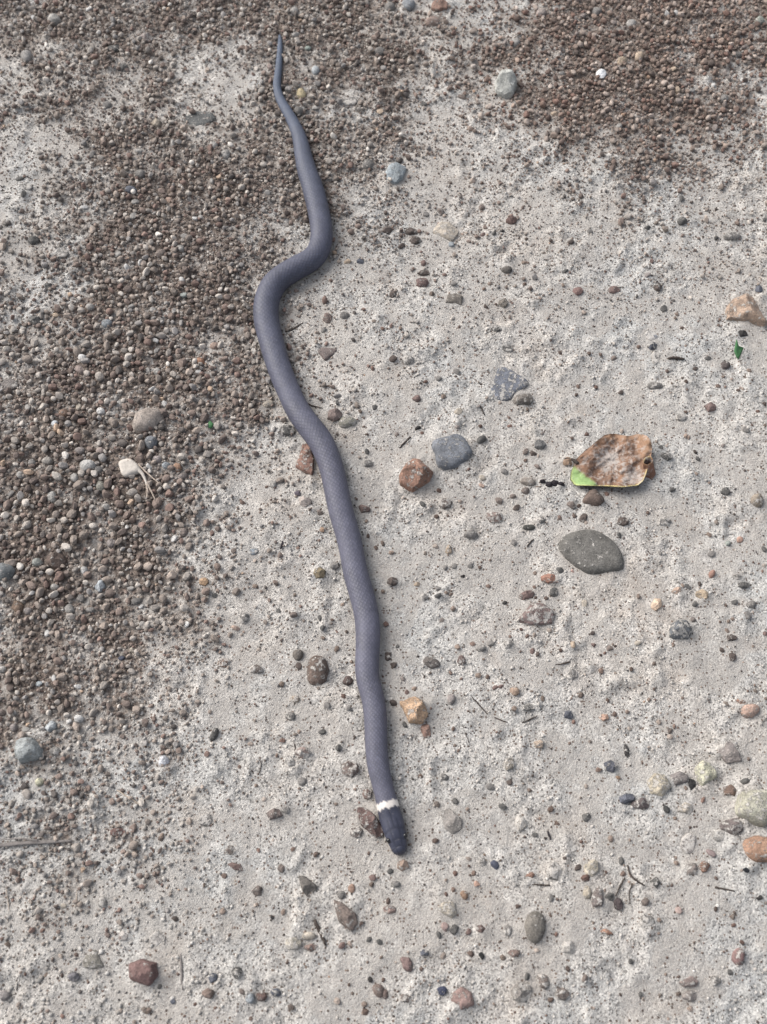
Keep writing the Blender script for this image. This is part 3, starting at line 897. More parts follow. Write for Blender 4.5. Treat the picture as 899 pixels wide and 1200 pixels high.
 (196, 357, 8, 8, 0, PG, .1, 'r'), (180, 366, 9, 8, 0, PG, .1, 'r'), (180, 375, 9, 8, 0, PG, .1, 'r'), (205, 367, 8, 9, 0, PG, .1, 'r'), (214, 331, 8, 8, 0, WH, .05, 'r'), (165, 206, 14, 10, 0, GY, .1, 'r'), (217, 279, 11, 8, 0, PG, .1, 'r'), (314, 229, 8, 8, 0, PG, .1, 'r'), (249, 216, 8, 8, 0, PG, .1, 'r'), (268, 237, 8, 7, 0, (184, 150, 130), .05, 'r'), (229, 259, 9, 8, 0, WH, .05, 'r'), (236, 257, 10, 6, 15, PG, .1, 'r'),
 (265, 360, 11, 9, 0, (140, 112, 98), .1, 'r'), (407, 307, 10, 9, 0, TA, .4, 'r'), (384, 372, 11, 12, 0, (136, 114, 104), .1, 'a'), (404, 370, 13, 9, 0, GY, .2, 'r'), (422, 307, 11, 7, -30, DBL, .1, 'a'), (379, 387, 10, 6, 0, GY, .3, 'r'),
 (178, 521, 16, 18, 10, (126, 129, 134), .1, 'r', 'blue-grey rounded pebble just below the large pinkish-tan stone'), (104, 548, 21, 17, -5, (178, 174, 167), .05, 'r', 'pale grey stone in gravel left of the dried husk'), (119, 571, 12, 15, 0, (140, 136, 122), .1, 'r'), (62, 584, 12, 17, 0, (168, 164, 156), .05, 'r', 'upright oval pale pebble in the gravel'), (117, 553, 12, 10, 0, GY, .05, 'r'), (89, 562, 11, 12, 0, PG, .1, 'r'),
 (95, 530, 13, 10, 0, MV, .05, 'r'), (119, 531, 12, 11, 0, (158, 138, 128), .05, 'r'), (119, 484, 12, 10, 0, WH, .05, 'r'), (76, 486, 13, 11, -10, (140, 108, 86), .03, 'r', 'smooth brown pebble among pale ones in the gravel'), (66, 499, 10, 8, -10, (206, 210, 212), 0, 'a'), (95, 434, 15, 11, 25, (150, 130, 120), .05, 'a', 'pinkish-brown tilted pebble under a white one in the gravel'), (97, 420, 12, 9, 20, WH, 0, 'r'), (34, 479, 10, 9, 0, PG, .1, 'r'),
 (10, 509, 10, 9, 20, PG, .1, 'r'), (11, 451, 22, 14, -15, (130, 120, 114), .15, 'f'), (57, 542, 14, 11, 0, (150, 142, 132), .1, 'r'), (39, 544, 10, 11, 0, GY, .05, 'r'), (94, 479, 10, 9, 0, BG, .05, 'r'), (185, 437, 10, 10, 0, PG, .05, 'r'), (174, 436, 10, 8, 0, PG, .05, 'r'), (184, 413, 9, 9, 0, PG, .05, 'r'), (183, 402, 9, 8, 0, WH, .05, 'r'), (137, 468, 9, 8, 0, PG, .05, 'r'), (185, 541, 12, 10, 0, (156, 142, 136), .05, 'r'),
 (196, 548, 11, 9, 0, BL, .05, 'r'), (176, 550, 10, 8, 0, WH, .05, 'r'), (209, 550, 11, 12, 0, (156, 116, 86), .15, 'a'), (215, 560, 14, 9, -25, (146, 132, 124), .1, 'r'), (25, 558, 10, 10, 0, PG, .1, 'r'), (14, 580, 10, 9, 0, GY, .1, 'r'), (125, 595, 11, 10, 0, PG, .05, 'r'), (97, 585, 9, 9, 0, PG, .05, 'r'), (194, 476, 9, 9, 0, WH, .05, 'r'), (179, 458, 8, 9, 0, WH, .05, 'r'),
 (392, 488, 18, 17, 0, (130, 110, 102), .15, 'a', 'brown stone beside a sandy grey one right of the snake'), (407, 496, 22, 15, -10, (150, 145, 128), .4, 'r', 'sandy grey speckled stone beside a brown one right of the snake'), (349, 579, 10, 8, -15, (92, 82, 92), .05, 'a'), (357, 588, 15, 13, 20, (178, 162, 150), .15, 'a'), (337, 506, 20, 12, 10, DG, .3, 'a'), (235, 424, 11, 9, 0, (172, 120, 84), .05, 'r', 'orange-brown pebble in gravel left of the snake'), (251, 405, 11, 9, 0, (158, 130, 112), .1, 'r'),
 (234, 439, 8, 8, -20, WH, 0, 'a'), (315, 474, 16, 9, -10, BG, .25, 'r'), (269, 448, 8, 8, 0, PG, .1, 'r'), (430, 531, 9, 7, -30, DG, .1, 'a'), (395, 474, 8, 6, 0, DG, .1, 'r'), (439, 479, 9, 8, 0, DG, .25, 'a'), (431, 544, 14, 9, 0, GY, .25, 'r'), (427, 596, 14, 11, 10, (120, 96, 88), .1, 'a'), (320, 568, 10, 10, 0, PG, .15, 'a'),
 (66, 658, 22, 21, 0, (106, 87, 76), .1, 'a', 'chunky dark brown stone in the gravel'), (6, 670, 24, 24, -30, (126, 130, 130), .1, 'r', 'blue-grey rounded stone at the border of the gravel, left of a brown one'), (45, 660, 14, 12, 0, (138, 140, 132), .1, 'r'), (22, 712, 15, 15, 0, (130, 104, 82), .05, 'a', 'square warm-brown pebble in the gravel'), (117, 687, 12, 17, 20, (158, 164, 168), .03, 'a', 'bluish pear-shaped pebble in the gravel'), (99, 669, 9, 11, 0, WH, .05, 'r'), (82, 714, 11, 15, -15, PG, .05, 'r'),
 (56, 742, 9, 9, 0, WH, .05, 'r'), (143, 772, 9, 8, 0, (72, 76, 92), .05, 'r'), (160, 704, 14, 10, -20, GY, .1, 'r'), (131, 637, 11, 13, 20, MV, .05, 'a'), (205, 632, 14, 7, -5, WH, .05, 'r'), (150, 619, 7, 6, 0, WH, .0, 'r'), (4, 785, 10, 10, 0, PG, .05, 'r'), (64, 796, 9, 8, 0, WH, .05, 'r'), (15, 775, 10, 7, 0, BG, .05, 'r'), (65, 689, 11, 9, 0, PG, .05, 'r'), (106, 715, 14, 8, 0, GY, .1, 'r'), (95, 701, 11, 11, 0, GY, .1, 'a'),
 (166, 731, 9, 7, 0, PG, .1, 'r'), (155, 762, 8, 8, -20, BG, .05, 'r'), (219, 732, 7, 10, 0, WH, .05, 'a'), (34, 717, 11, 10, 0, MV, .05, 'r'), (166, 711, 7, 6, 0, WH, 0, 'r'), (39, 697, 8, 7, 0, WH, .05, 'r'), (154, 690, 9, 10, 0, PG, .05, 'a'), (215, 624, 12, 12, 0, BR, .2, 'r'),
 (192, 892, 14, 15, 30, (206, 206, 210), .1, 'r', 'white speckled pebble lying on gritty sand'), (60, 851, 16, 14, -30, (168, 173, 175), .1, 'a', 'pale bluish pebble above the blocky blue-grey stone'), (92, 842, 11, 12, 0, WH, .05, 'r'), (82, 846, 8, 9, 0, WH, .05, 'r'), (92, 805, 9, 10, 0, WH, .05, 'a'), (47, 802, 9, 9, 0, (180, 188, 190), .05, 'r'), (47, 917, 11, 12, 0, (192, 186, 150), .05, 'r', 'yellowish round pebble below the blocky blue-grey stone'), (136, 975, 20, 12, -10, (130, 95, 85), .3, 'a', 'reddish crumbly clod on gritty sand'),
 (65, 881, 14, 12, 0, GY, .4, 'r'), (32, 864 - 8, 9, 8, 0, PG, .1, 'r'), (3, 836, 10, 10, 0, BR, .1, 'r'), (17, 853, 9, 12, 15, MV, .05, 'r'),
 # sand left of the neck and in front
 (349, 767, 13, 16, 15, (118, 108, 98), .1, 'r'), (350, 781, 8, 9, 0, DB, .15, 'a'), (375, 671, 15, 14, 0, (140, 122, 88), .1, 'a', 'olive-brown pebble on sand left of the snake'), (392, 662, 12, 10, -15, GY, .1, 'a'), (297, 647, 14, 7, -15, (140, 149, 157), .1, 'f', 'thin blue-grey chip on gritty sand'), (239, 682, 12, 11, 10, (194, 152, 104), .15, 'a', 'bright ochre pebble at the edge of the gravel'),
 (300, 784, 17, 12, 0, BR, .4, 'r'), (286, 724, 12, 15, 25, GY, .4, 'r'), (276, 736, 9, 10, 0, (186, 156, 136), .2, 'a'), (345, 722, 9, 9, 0, BR, .2, 'a'), (262, 775, 15, 13, 0, (146, 116, 98), .45, 'a'), (375, 724, 8, 6, 0, DG, .15, 'r'), (378, 736, 8, 7, 0, DG, .2, 'a'), (408, 797, 13, 12, 0, (98, 80, 74), .15, 'a', 'dark crumbly pebble touching the snake neck'), (375, 602, 10, 9, 0, BR, .2, 'r'),
 (274, 647, 8, 8, 0, BR, .1, 'a'), (252, 699, 8, 8, 0, DG, .1, 'a'), (327, 716, 8, 5, 20, DG, .1, 'r'), (251, 861, 9, 20, 28, DG, .2, 'r'), (340, 839, 12, 12, 0, GY, .3, 'a'), (378, 858, 10, 8, 0, DG, .15, 'a'), (397, 877, 9, 11, 0, DG, .2, 'r'), (383, 826, 9, 9, 0, GY, .25, 'r'), (408, 830, 8, 7, 0, GY, .15, 'r'), (354, 916, 11, 12, 0, GY, .15, 'r'),
 (321, 954, 21, 15, -10, (118, 102, 95), .2, 'a', 'dark brown stone on sand left of the snake head'), (335, 949, 11, 11, 0, GY, .4, 'r'), (241, 961, 17, 17, -20, GY, .35, 'f'), (410, 901, 21, 22, 10, (134, 114, 104), .45, 'a', 'dusty brown stone left of the snake neck'), (430, 930, 12, 14, 0, (140, 112, 100), .4, 'a'), (417, 975, 16, 15, 0, BR, .5, 'a'), (340, 892, 12, 16, 0, GY, .55, 'a'), (355, 882, 18, 15, 0, (152, 128, 118), .5, 'a'), (345, 819, 13, 10, 0, TA, .4, 'a'),
 (499, 856, 11, 19, -10, (166, 124, 104), .15, 'a', 'slim orange-brown stone below the golden-tan one'), (529, 819, 9, 17, 0, MV, .2, 'r'), (603, 810, 12, 12, 0, (170, 140, 114), .2, 'a'), (581, 806, 8, 9, 0, RB, .1, 'a'), (587, 805, 6, 9, 0, RB, .2, 'a'), (631, 872, 13, 12, 0, (190, 164, 138), .3, 'a'), (474, 849, 9, 9, 30, DG, .05, 'r'), (534, 939, 8, 9, 0, DG, .2, 'r'), (597, 917, 8, 8, 0, DB, .2, 'r'), (667, 837, 12, 11, 40, DBL, .05, 'a'),
 (620, 829, 14, 8, 0, DG, .35, 'a'), (626, 979, 7, 9, 0, DG, .1, 'r'), (596, 896, 12, 18, 15, BG, .5, 'a'), (521, 910, 11, 10, 0, GY, .3, 'a'), (574, 922, 10, 9, 0, GY, .4, 'a'), (461, 824, 9, 9, 0, DB, .1, 'a'), (589, 946, 9, 8, 0, DG, .3, 'a'), (610, 965, 13, 20, 0, BG, .55, 'a'), (477, 812, 8, 5, 0, RB, .1, 'r'),
 # cluster by the pale blocks
 (811, 919, 8, 18, -5, (52, 50, 50), .03, 'a', 'thin black shard between two pale crumbly stones'), (858, 969, 25, 22, 15, (120, 106, 102), .4, 'a', 'sand-crusted dark stone touching the pale greenish block'), (856, 927, 19, 18, 0, (120, 94, 78), .25, 'a', 'dark brown rough stone behind the pale greenish block'), (873, 916, 13, 9, -15, DG, .1, 'r'), (752, 941, 21, 17, 0, (114, 99, 97), .3, 'a', 'dark mottled stone below the beige crumbly one'),
 (735, 935, 21, 13, -20, (98, 101, 113), .1, 'a', 'dark bluish arrow-shaped stone on sand'), (716, 897, 18, 15, 10, (106, 108, 120), .3, 'a', 'dark shiny bluish stone with white glints'), (781, 948, 15, 5, 0, (66, 66, 64), .05, 'a'), (735, 879, 6, 18, -5, BK, .1, 'a'), (688, 957, 11, 13, 0, DG, .2, 'a'), (880, 832, 24, 18, -5, (188, 150, 128), .25, 'r', 'pinkish-orange round stone alone on sand'), (868, 823, 14, 8, 15, (160, 116, 90), .15, 'a'),
 (709, 840, 12, 10, 10, (190, 146, 118), .2, 'a'), (842, 979, 16, 15, 0, PG, .4, 'f'), (807, 988, 19, 26, 0, (156, 145, 139), .45, 'f'), (804, 947, 18, 15, 0, BG, .5, 'a'), (810, 1019, 16, 18, 0, (130, 117, 109), .35, 'a'), (825, 1016, 13, 15, 0, (152, 110, 84), .25, 'a', 'orange-brown pebble left of a black one in front of the orange stone'), (872, 1020, 8, 7, 0, (46, 48, 54), .02, 'r'), (832, 1000, 7, 14, -10, (150, 128, 124), .1, 'r'),
 (693, 1017, 19, 24, 10, (198, 184, 158), .3, 'a', 'beige lumpy stone above a brown and a beige one'), (686, 1029, 11, 10, 0, (110, 80, 68), .15, 'a'), (677, 1017, 9, 9, 0, DB, .15, 'a'), (688, 1046, 10, 19, 0, (192, 176, 150), .2, 'r'), (700, 1052, 15, 28, 5, (126, 112, 105), .35, 'a', 'upright grey-brown stone pressed against a slim beige one'), (714, 1051, 11, 12, 0, DG, .05, 'a'), (725, 1060, 11, 18, -15, (84, 71, 71), .03, 'a', 'dark maroon pointed stone on sand'),
 (711, 1092, 18, 7, 12, (176, 124, 92), .15, 'a', 'slim orange sliver of stone on sand'), (865, 1121, 16, 25, 8, (150, 112, 106), .3, 'r', 'red-brown oval stone with sandy lower end'), (808, 1151, 22, 16, 0, (146, 125, 117), .35, 'a', 'flat brownish stone sunk in sand above a greyer one'), (809, 1167, 20, 14, 10, (150, 138, 130), .2, 'a'), (838, 1149, 13, 13, 0, GY, .35, 'a'), (854, 1140, 8, 8, 0, DG, .1, 'r'), (728, 1009, 10, 7, 25, DG, .05, 'a'), (888, 1052, 6, 9, -20, BK, .05, 'r'),
 (756, 1057, 10, 12, 0, BR, .3, 'r'), (795, 1067, 10, 9, 0, (180, 152, 140), .3, 'r'), (758, 1080, 20, 22, 0, GY, .6, 'a', 'grey crumbly clod almost the colour of the sand'), (768, 1034, 12, 14, 0, DG, .3, 'a'), (684, 1147, 8, 10, 0, BR, .2, 'r'), (739, 1127, 7, 9, 20, DG, .1, 'r'), (750, 1165, 8, 6, 0, DG, .1, 'r'),
 # front edge
 (602, 1117, 15, 10, -5, (134, 110, 100), .15, 'a'), (477, 1130, 13, 21, -28, (132, 104, 98), .1, 'a', 'red-brown teardrop stone below the snake head'), (472, 1014, 14, 15, 0, (152, 126, 106), .35, 'a', 'small tan lump just past the snake snout'), (544, 1049, 9, 13, -20, (158, 122, 92), .05, 'r'), (559, 1036, 7, 10, 0, (190, 146, 120), .05, 'r'), (525, 1066, 22, 24, 0, (194, 180, 158), .4, 'a', 'pale sandy clod with a grey pebble set in it'),
 (532, 1089, 10, 15, 10, DG, .2, 'a'), (521, 1086, 8, 12, 0, (172, 142, 132), .15, 'r'), (549, 1092, 7, 10, -15, RB, .1, 'r'), (563, 1089, 12, 12, -30, RB, .2, 'a'), (564, 1120, 9, 8, 0, (44, 44, 44), .0, 'r'), (514, 1095, 9, 7, 0, DG, .1, 'r'), (518, 1161, 11, 13, 0, (70, 76, 102), .1, 'a', 'navy-blue chip on the sand'), (497, 1117, 14, 10, 0, DBL, .35, 'a'), (611, 1162, 23, 26, 0, (142, 133, 124), .5, 'a', 'large sand-caked grey stone'),
 (637, 1150, 14, 20, -20, BR, .45, 'a'), (659, 1165, 17, 15, 0, BR, .45, 'a'), (617, 1145, 9, 8, 0, DG, .15, 'r'), (580, 1014, 12, 8, -10, (84, 88, 106), .05, 'a'), (565, 1010, 9, 12, 0, GY, .45, 'a'), (621, 1026, 12, 9, 0, (160, 116, 92), .15, 'a'), (650, 1022, 19, 25, -20, GY, .6, 'a'), (645, 1052, 8, 8, 0, GY, .05, 'r'), (666, 1110, 21, 19, 0, PG, .7, 'a'), (457, 1021, 7, 9, 15, DG, .05, 'r'), (464, 1036, 12, 9, 0, GY, .25, 'r'), (457, 1066, 16, 11, 0, (142, 116, 105), .2, 'a'), (595, 1090, 9, 15, 5, GY, .5, 'a'),
 (475, 1170, 15, 13, 0, BR, .35, 'a'), (451, 1165, 9, 16, -10, (126, 104, 94), .1, 'r'), (400, 1049, 9, 13, 0, GY, .25, 'r'), (412, 1042, 9, 10, 0, (160, 124, 100), .1, 'r'), (362, 1097, 18, 11, 0, BG, .15, 'r'), (364, 1110, 15, 11, 0, (150, 120, 106), .15, 'a'), (344, 1105, 21, 18, 0, (198, 186, 164), .5, 'a'), (302, 1044, 13, 14, 0, BR, .2, 'a'), (330, 1018, 9, 12, 0, BR, .2, 'a'), (276, 1016, 19, 9, 20, RB, .15, 'a'), (250, 1146, 11, 15, 0, DBL, .1, 'a', 'dark blue-grey pebble above a brown one, left of a speckled one'), (278, 1140, 13, 18, 0, DG, .4, 'r'),
 (244, 1164, 15, 13, 20, (142, 118, 104), .05, 'a'), (306, 1168, 13, 12, 0, (132, 102, 92), .1, 'a'), (323, 1163, 13, 12, 20, DBL, .3, 'r'), (293, 1170, 12, 14, -20, BL, .25, 'r'), (444, 1161, 14, 21, -25, (132, 112, 101), .1, 'r', 'smooth brown stone at the lower edge below the snake head'), (401, 1108, 10, 9, -20, RB, .05, 'a'), (445, 1104, 8, 9, 0, DG, .4, 'r'), (433, 1101, 8, 8, 0, DG, .2, 'r'), (434, 1148, 7, 6, 0, BK, .0, 'r'), (284, 1162, 8, 9, 0, BR, .1, 'r'), (319, 1075, 6, 6, 0, BK, .0, 'r'), (437, 1029, 10, 8, 0, RB, .25, 'a'), (271, 997, 13, 13, 0, BR, .4, 'a'),
 (86, 1145, 14, 13, 0, (126, 122, 126), .15, 'a'), (144, 1097, 13, 14, 0, (164, 140, 130), .45, 'a'), (5, 1167, 14, 15, 0, (136, 128, 124), .15, 'r'), (119, 1057, 13, 17, 0, GY, .5, 'r'), (75, 1062, 8, 7, 0, BG, .1, 'r'), (157, 1013, 9, 12, 0, GY, .4, 'r'), (187, 1156, 7, 5, 0, DG, .1, 'r'), (203, 1174, 9, 6, 0, DBL, .1, 'a'), (50, 995, 8, 6, 0, GY, .1, 'r'),
]
LAND = [('the snake head', 460, 970), ('the snake tail', 335, 110), ('the first bend of the snake', 345, 310), ('the middle of the snake', 390, 560), ('the snake neck', 432, 800), ('the brown leaf', 715, 540), ('the flat dark stone', 693, 645),
        ('the blue-grey stone', 530, 530), ('the buried bluish slab', 597, 449), ('the dried husk', 155, 552), ('the pinkish-tan stone', 175, 495), ('the blocky blue-grey stone', 35, 880), ('the pale greenish block', 881, 948), ('the tan wedge rock', 875, 362),
        ('the upright pale stone', 593, 98), ('the flat slate', 235, 141), ('the cream flake', 523, 268), ('the egg-shaped stone', 627, 1087), ('the six-sided red-brown stone', 167, 1140), ('the dark brown gravel stone', 66, 658), ('the white pebble', 704, 90),
        ('the slanting brown stone', 405, 1075), ('the golden-tan stone', 487, 831), ('the speckled bluish stone', 796, 736), ('the grey grass blade', 42, 988), ('the green shred', 864, 414), ('the dark maroon stone', 725, 1060), ('the orange gravel pebble', 235, 424)]


def colour_word(c):
    m = sum(c) / 3.0
    d = c[0] - c[2]
    if m < 70:
        return 'black'
    if d < -3:
        return 'bluish' if m > 115 else 'dark bluish'
    if d > 52:
        return 'orange-brown'
    if d > 30:
        return 'tan' if m > 150 else ('reddish-brown' if c[1] - c[2] < 12 else 'brown')
    if d > 18:
        return 'beige' if m > 150 else ('dark brown' if m < 95 else ('pinkish-brown' if c[1] - c[2] < 10 and m > 118 else 'brown'))
    return 'white' if m > 182 else 'pale grey' if m > 150 else 'grey' if m > 105 else 'dark grey'


PB = [(i,) + p for i, p in enumerate(PB)]
PB_sorted = sorted(PB, key=lambda p: (-(len(p) > 9), -p[3] * p[4]))
N_KEEP = 300 - len(TR)
single, rest = PB_sorted[:N_KEEP], PB_sorted[N_KEEP:]
auto = {}
for p in single:
    if len(p) > 9:
        continue
    i, x, y, w, h, rot, colr, du, kd = p
    g = float(gravel(*P(x, y)))
    lm = min(LAND, key=lambda q: math.hypot(q[1] - x, q[2] - y))
    ar = w / h
    shp = 'long ' if ar > 1.75 or ar < 0.57 else ('sharp-edged ' if kd == 'a' else 'flat ' if kd == 'f' else 'round ')
    col_w = colour_word(colr)
    where = 'in the gravel' if g > 0.5 else 'on the sand'
    key = (('dusty ' if du >= 0.4 else '') + shp + col_w, where, lm[0])
    auto.setdefault(key, []).append(p)
lab = {}
for (desc, where, lmn), ps in auto.items():
    grp = 'pebbles ' + where
    if len(ps) == 1:
        lab[ps[0][0]] = ('%s pebble %s near %s' % (desc, where, lmn), grp)
    elif len(ps) == 2 and max(p[3] * p[4] for p in ps) > 1.25 * min(p[3] * p[4] for p in ps):
        ps = sorted(ps, key=lambda p: -p[3] * p[4])
        lab[ps[0][0]] = ('larger of two %s pebbles %s near %s' % (desc, where, lmn), grp)
        lab[ps[1][0]] = ('smaller of two %s pebbles %s near %s' % (desc, where, lmn), grp)
    elif len(ps) == 3 and all(b_[3] * b_[4] > 1.1 * c_[3] * c_[4] for b_, c_ in zip(sorted(ps, key=lambda p: -p[3] * p[4]), sorted(ps, key=lambda p: -p[3] * p[4])[1:])):
        for wd, p in zip(('largest', 'middle-sized one', 'smallest'), sorted(ps, key=lambda p: -p[3] * p[4])):
            lab[p[0]] = ('%s of three %s pebbles %s near %s' % (wd, desc, where, lmn), grp)
    else:
        for p in ps:
            lab[p[0]] = ('small %s pebble %s near %s' % (desc, where, lmn), 'look-alike %s pebbles near %s' % (desc, lmn))
placed, placed_h = [], []
for p in single:
    i, x, y, w, h, rot, colr, du, kd = p[:9]
    hk = {'r': 0.55, 'a': 0.5, 'f': 0.16}[kd]
    if du >= 0.4:
        hk *= 0.9
    if len(p) > 9:
        lb, grp = p[9], None
    else:
        lb, grp = lab[i]
    big = w * h > 330
    put_stone(ell(x, y, w, h, rot, kd, 900 + i), hk, colr, du, kd, lb, grp, 26 if w * h > 150 else 20, 'stone' if big else 'pebble', 'stone' if big else 'pebble', 0.08)
for pts, *_ in TR:
    a = np.array([float(q) for q in pts.split()]).reshape(-1, 2)
    x, y = P(a[:, 0].mean(), a[:, 1].mean())
    placed.append((float(x), float(y), 0.42 * min(np.ptp(a[:, 0]), np.ptp(a[:, 1])) * mpp(a[:, 1].mean())))
    placed_h.append(_[0] * placed[-1][2] / 0.42)
for p in PB:
    x, y = P(p[1], p[2])
    placed.append((float(x), float(y), 0.42 * min(p[3], p[4]) * mpp(p[2])))
    placed_h.append({'r': 0.5, 'a': 0.45, 'f': 0.12}[p[8]] * min(p[3], p[4]) * mpp(p[2]))

# sand banked up against the stones lying on it
bank = np.zeros_like(X)
for (u, v_, r_), h_ in zip(placed, placed_h):
    i0, i1 = np.searchsorted(gx, (u - 2.6 * r_, u + 2.6 * r_))
    j0, j1 = np.searchsorted(gy, (v_ - 2.6 * r_, v_ + 2.6 * r_))
    if i1 <= i0 or j1 <= j0:
        continue
    d = np.hypot(X[j0:j1, i0:i1] - u, Y[j0:j1, i0:i1] - v_) / r_
    wv = 1 + 0.5 * fbm(X[j0:j1, i0:i1] / 0.004, Y[j0:j1, i0:i1] / 0.004, 61, 2)
    bank[j0:j1, i0:i1] = np.maximum(bank[j0:j1, i0:i1], min(0.18 * r_, 0.20 * h_) * wv * (1 - sstep(1.0, 2.2, d)))
gco[:, 2] += bank.ravel() * (1 - 0.6 * gcol[:, 0])
ground.data.vertices.foreach_set('co', gco.astype(np.float32).ravel())
ground.data.update()

# ------------------------------------------------------------------ loose gravel, grit and crumbs (uncountable)
def ico(sub):
    bm = bmesh.new()
    bmesh.ops.create_icosphere(bm, subdivisions=sub, radius=1.0)
    v = np.array([q.co[:] for q in bm.verts])
    f = np.array([[q.index for q in t.verts] for t in bm.faces])
    bm.free()
    return v, f


def variants(sub, n, amp, seed):
    v, f = ico(sub)
    out = []
    for k in range(n):
        d = 1 + amp * fbm(v[:, 0] * 1.3 + v[:, 2] * 0.7 + 3 * k, v[:, 1] * 1.3 - v[:, 2] * 0.9 + 5 * k, seed + k, 2)
        w = v * d[:, None]
        rs = np.random.default_rng(seed + k)
        for _ in range(5):                                   # a few flattened faces
            nrm = rs.normal(size=3)
            nrm /= np.linalg.norm(nrm)
            t = w @ nrm
            lim = rs.uniform(0.55, 0.85)
            w = w - np.maximum(0, t - lim)[:, None] * nrm[None, :] * 0.9
        out.append(w)
    return np.array(out), f


OCT_V = np.array([[1, 0, 0], [-1, 0, 0], [0, 1, 0], [0, -1, 0], [0, 0, 1], [0, 0, -1]], float)
OCT_F = np.array([[0, 2, 4], [2, 1, 4], [1, 3, 4], [3, 0, 4], [2, 0, 5], [1, 2, 5], [3, 1, 5], [0, 3, 5]])


def scatter_mesh(x, y, z, r, col, vs, f, seed, flat=(0.5, 0.85), tiltmax=0.5):
    rs = np.random.default_rng(seed)
    n = len(x)
    k = rs.integers(0, len(vs), n)
    v = vs[k]                                                # n, m, 3
    sc = np.stack([rs.uniform(0.95, 1.25, n), rs.uniform(0.7, 1.0, n), rs.uniform(*flat, n)], -1) * r[:, None]
    v = v * sc[:, None, :]
    a, b = rs.uniform(0, 2 * np.pi, n), rs.uniform(-tiltmax, tiltmax, n)
    cb, sb = np.cos(b)[:, None], np.sin(b)[:, None]
    v = np.stack([v[..., 0] * cb + v[..., 2] * sb, v[..., 1], -v[..., 0] * sb + v[..., 2] * cb], -1)
    ca, sa = np.cos(a)[:, None], np.sin(a)[:, None]
    v = np.stack([v[..., 0] * ca - v[..., 1] * sa, v[..., 0] * sa + v[..., 1] * ca, v[..., 2]], -1)
    v = v + np.stack([x, y, z], -1)[:, None, :]
    m = vs.shape[1]
    fc = (f[None] + (np.arange(n) * m)[:, None, None]).reshape(-1, 3)
    cc = np.repeat(col, m, 0)
    return v.reshape(-1, 3), fc, cc


def join(parts):
    off, V_, F_, C_ = 0, [], [], []
    for v, f, c_ in parts:
        V_.append(v)
        F_.append(f + off)
        C_.append(c_)
        off += len(v)
    return np.concatenate(V_), np.concatenate(F_), np.concatenate(C_)


def in_view(x, y, mg):
    px, py = to_px(x, y)
    return (px > -mg) & (px < 899 + mg) & (py > -mg) & (py < 1200 + mg)


def sample_area(n, mg):
    x = rng.uniform(-0.235, 0.235, n)
    y = rng.uniform(-0.05, 0.50, n)
    k = in_view(x, y, mg)
    return x[k], y[k]


class Bins:
    """keeps pebbles from running into each other"""
    def __init__(s, cell):
        s.c = cell
        s.d = {}

    def add(s, x, y, r):
        s.d.setdefault((int(x // s.c), int(y // s.c)), []).append((x, y, r))

    def free(s, x, y, r, k):
        i, j = int(x // s.c), int(y // s.c)
        for a in (i - 1, i, i + 1):
            for b in (j - 1, j, j + 1):
                for (u, v, w) in s.d.get((a, b), ()):
                    q = (r + w) * k
                    if (u - x) ** 2 + (v - y) ** 2 < q * q:
                        return False
        return True


PAL = np.array([lin(c_, ALB) for c_ in ((136, 127, 120), (128, 115, 108), (154, 148, 142), (180, 174, 167), (110, 100, 95), (126, 108, 101), (158, 147, 138), (142, 139, 137), (98, 93, 90), (202, 198, 192), (172, 152, 134))])
PALW = np.array([.21, .19, .16, .09, .11, .08, .08, .06, .03, .010, .006])
PALW = PALW / PALW.sum()
bins = Bins(0.0045)
for (x, y, r) in placed:
    if r < 0.0024:
        bins.add(x, y, r)
bigs = [(x, y, r) for (x, y, r) in placed if r >= 0.0024]


def clear_of_big(x, y, k=1.0):
    ok = np.ones(len(x), bool)
    for (u, v, r) in bigs:
        ok &= (x - u) ** 2 + (y - v) ** 2 > (r * k) ** 2
    return ok


parts = []
vs2, f2 = variants(2, 8, 0.22, 40)
vs1, f1 = variants(1, 8, 0.20, 60)
for rmin, rmax, n, vs, f, kk, pw in ((0.00105, 0.00160, 20000, vs2, f2, 0.86, 2.4), (0.0007, 0.00105, 60000, vs2, f2, 0.80, 1.6), (0.00040, 0.0007, 150000, vs1, f1, 0.70, 1.0)):
    x, y = sample_area(n, 70)
    g = gravel(x, y)
    k = rng.uniform(0, 1, len(x)) < np.clip(g, 0, 1) ** pw
    x, y = x[k], y[k]
    r = rng.uniform(0, 1, len(x)) ** 1.6 * (rmax - rmin) + rmin
    ax, ay = to_px(x, y)
    coarse = (1 - sstep(200, 330, ax)) * sstep(230, 400, ay) * (1 - sstep(640, 800, ay))
    r = r * (1 + 0.22 * coarse)
    k = (snake_gap(x, y) > r * 0.35) & clear_of_big(x, y)
    x, y, r = x[k], y[k], r[k]
    keep = []
    for i in range(len(x)):
        if bins.free(x[i], y[i], r[i], kk):
            bins.add(x[i], y[i], r[i])
            keep.append(i)
    x, y, r = x[keep], y[keep], r[keep]
    px, py = to_px(x, y)
    g2 = gravel(x, y)
    ci = rng.choice(len(PAL), len(x), p=PALW)
    col = PAL[ci] * rng.uniform(0.90, 1.28, (len(x), 1)) * np.array([1.0, 0.975, 0.95])
    # browner gravel at the top right, greyer and paler at the left
    br = sstep(430, 620, px) * (1 - sstep(120, 260, py))
    col = col * (1 - br[:, None] * np.array([0.10, 0.18, 0.21]))
    z = H(x, y) + r * rng.uniform(0.15, 0.75, len(x)) + 0.0005 * np.clip(g2, 0, 1) * (rmax > 0.00071)
    print('class', rmax, len(x))
    parts.append(scatter_mesh(x, y, z, r, col, vs, f, int(rmax * 1e6), (0.62, 1.0)))
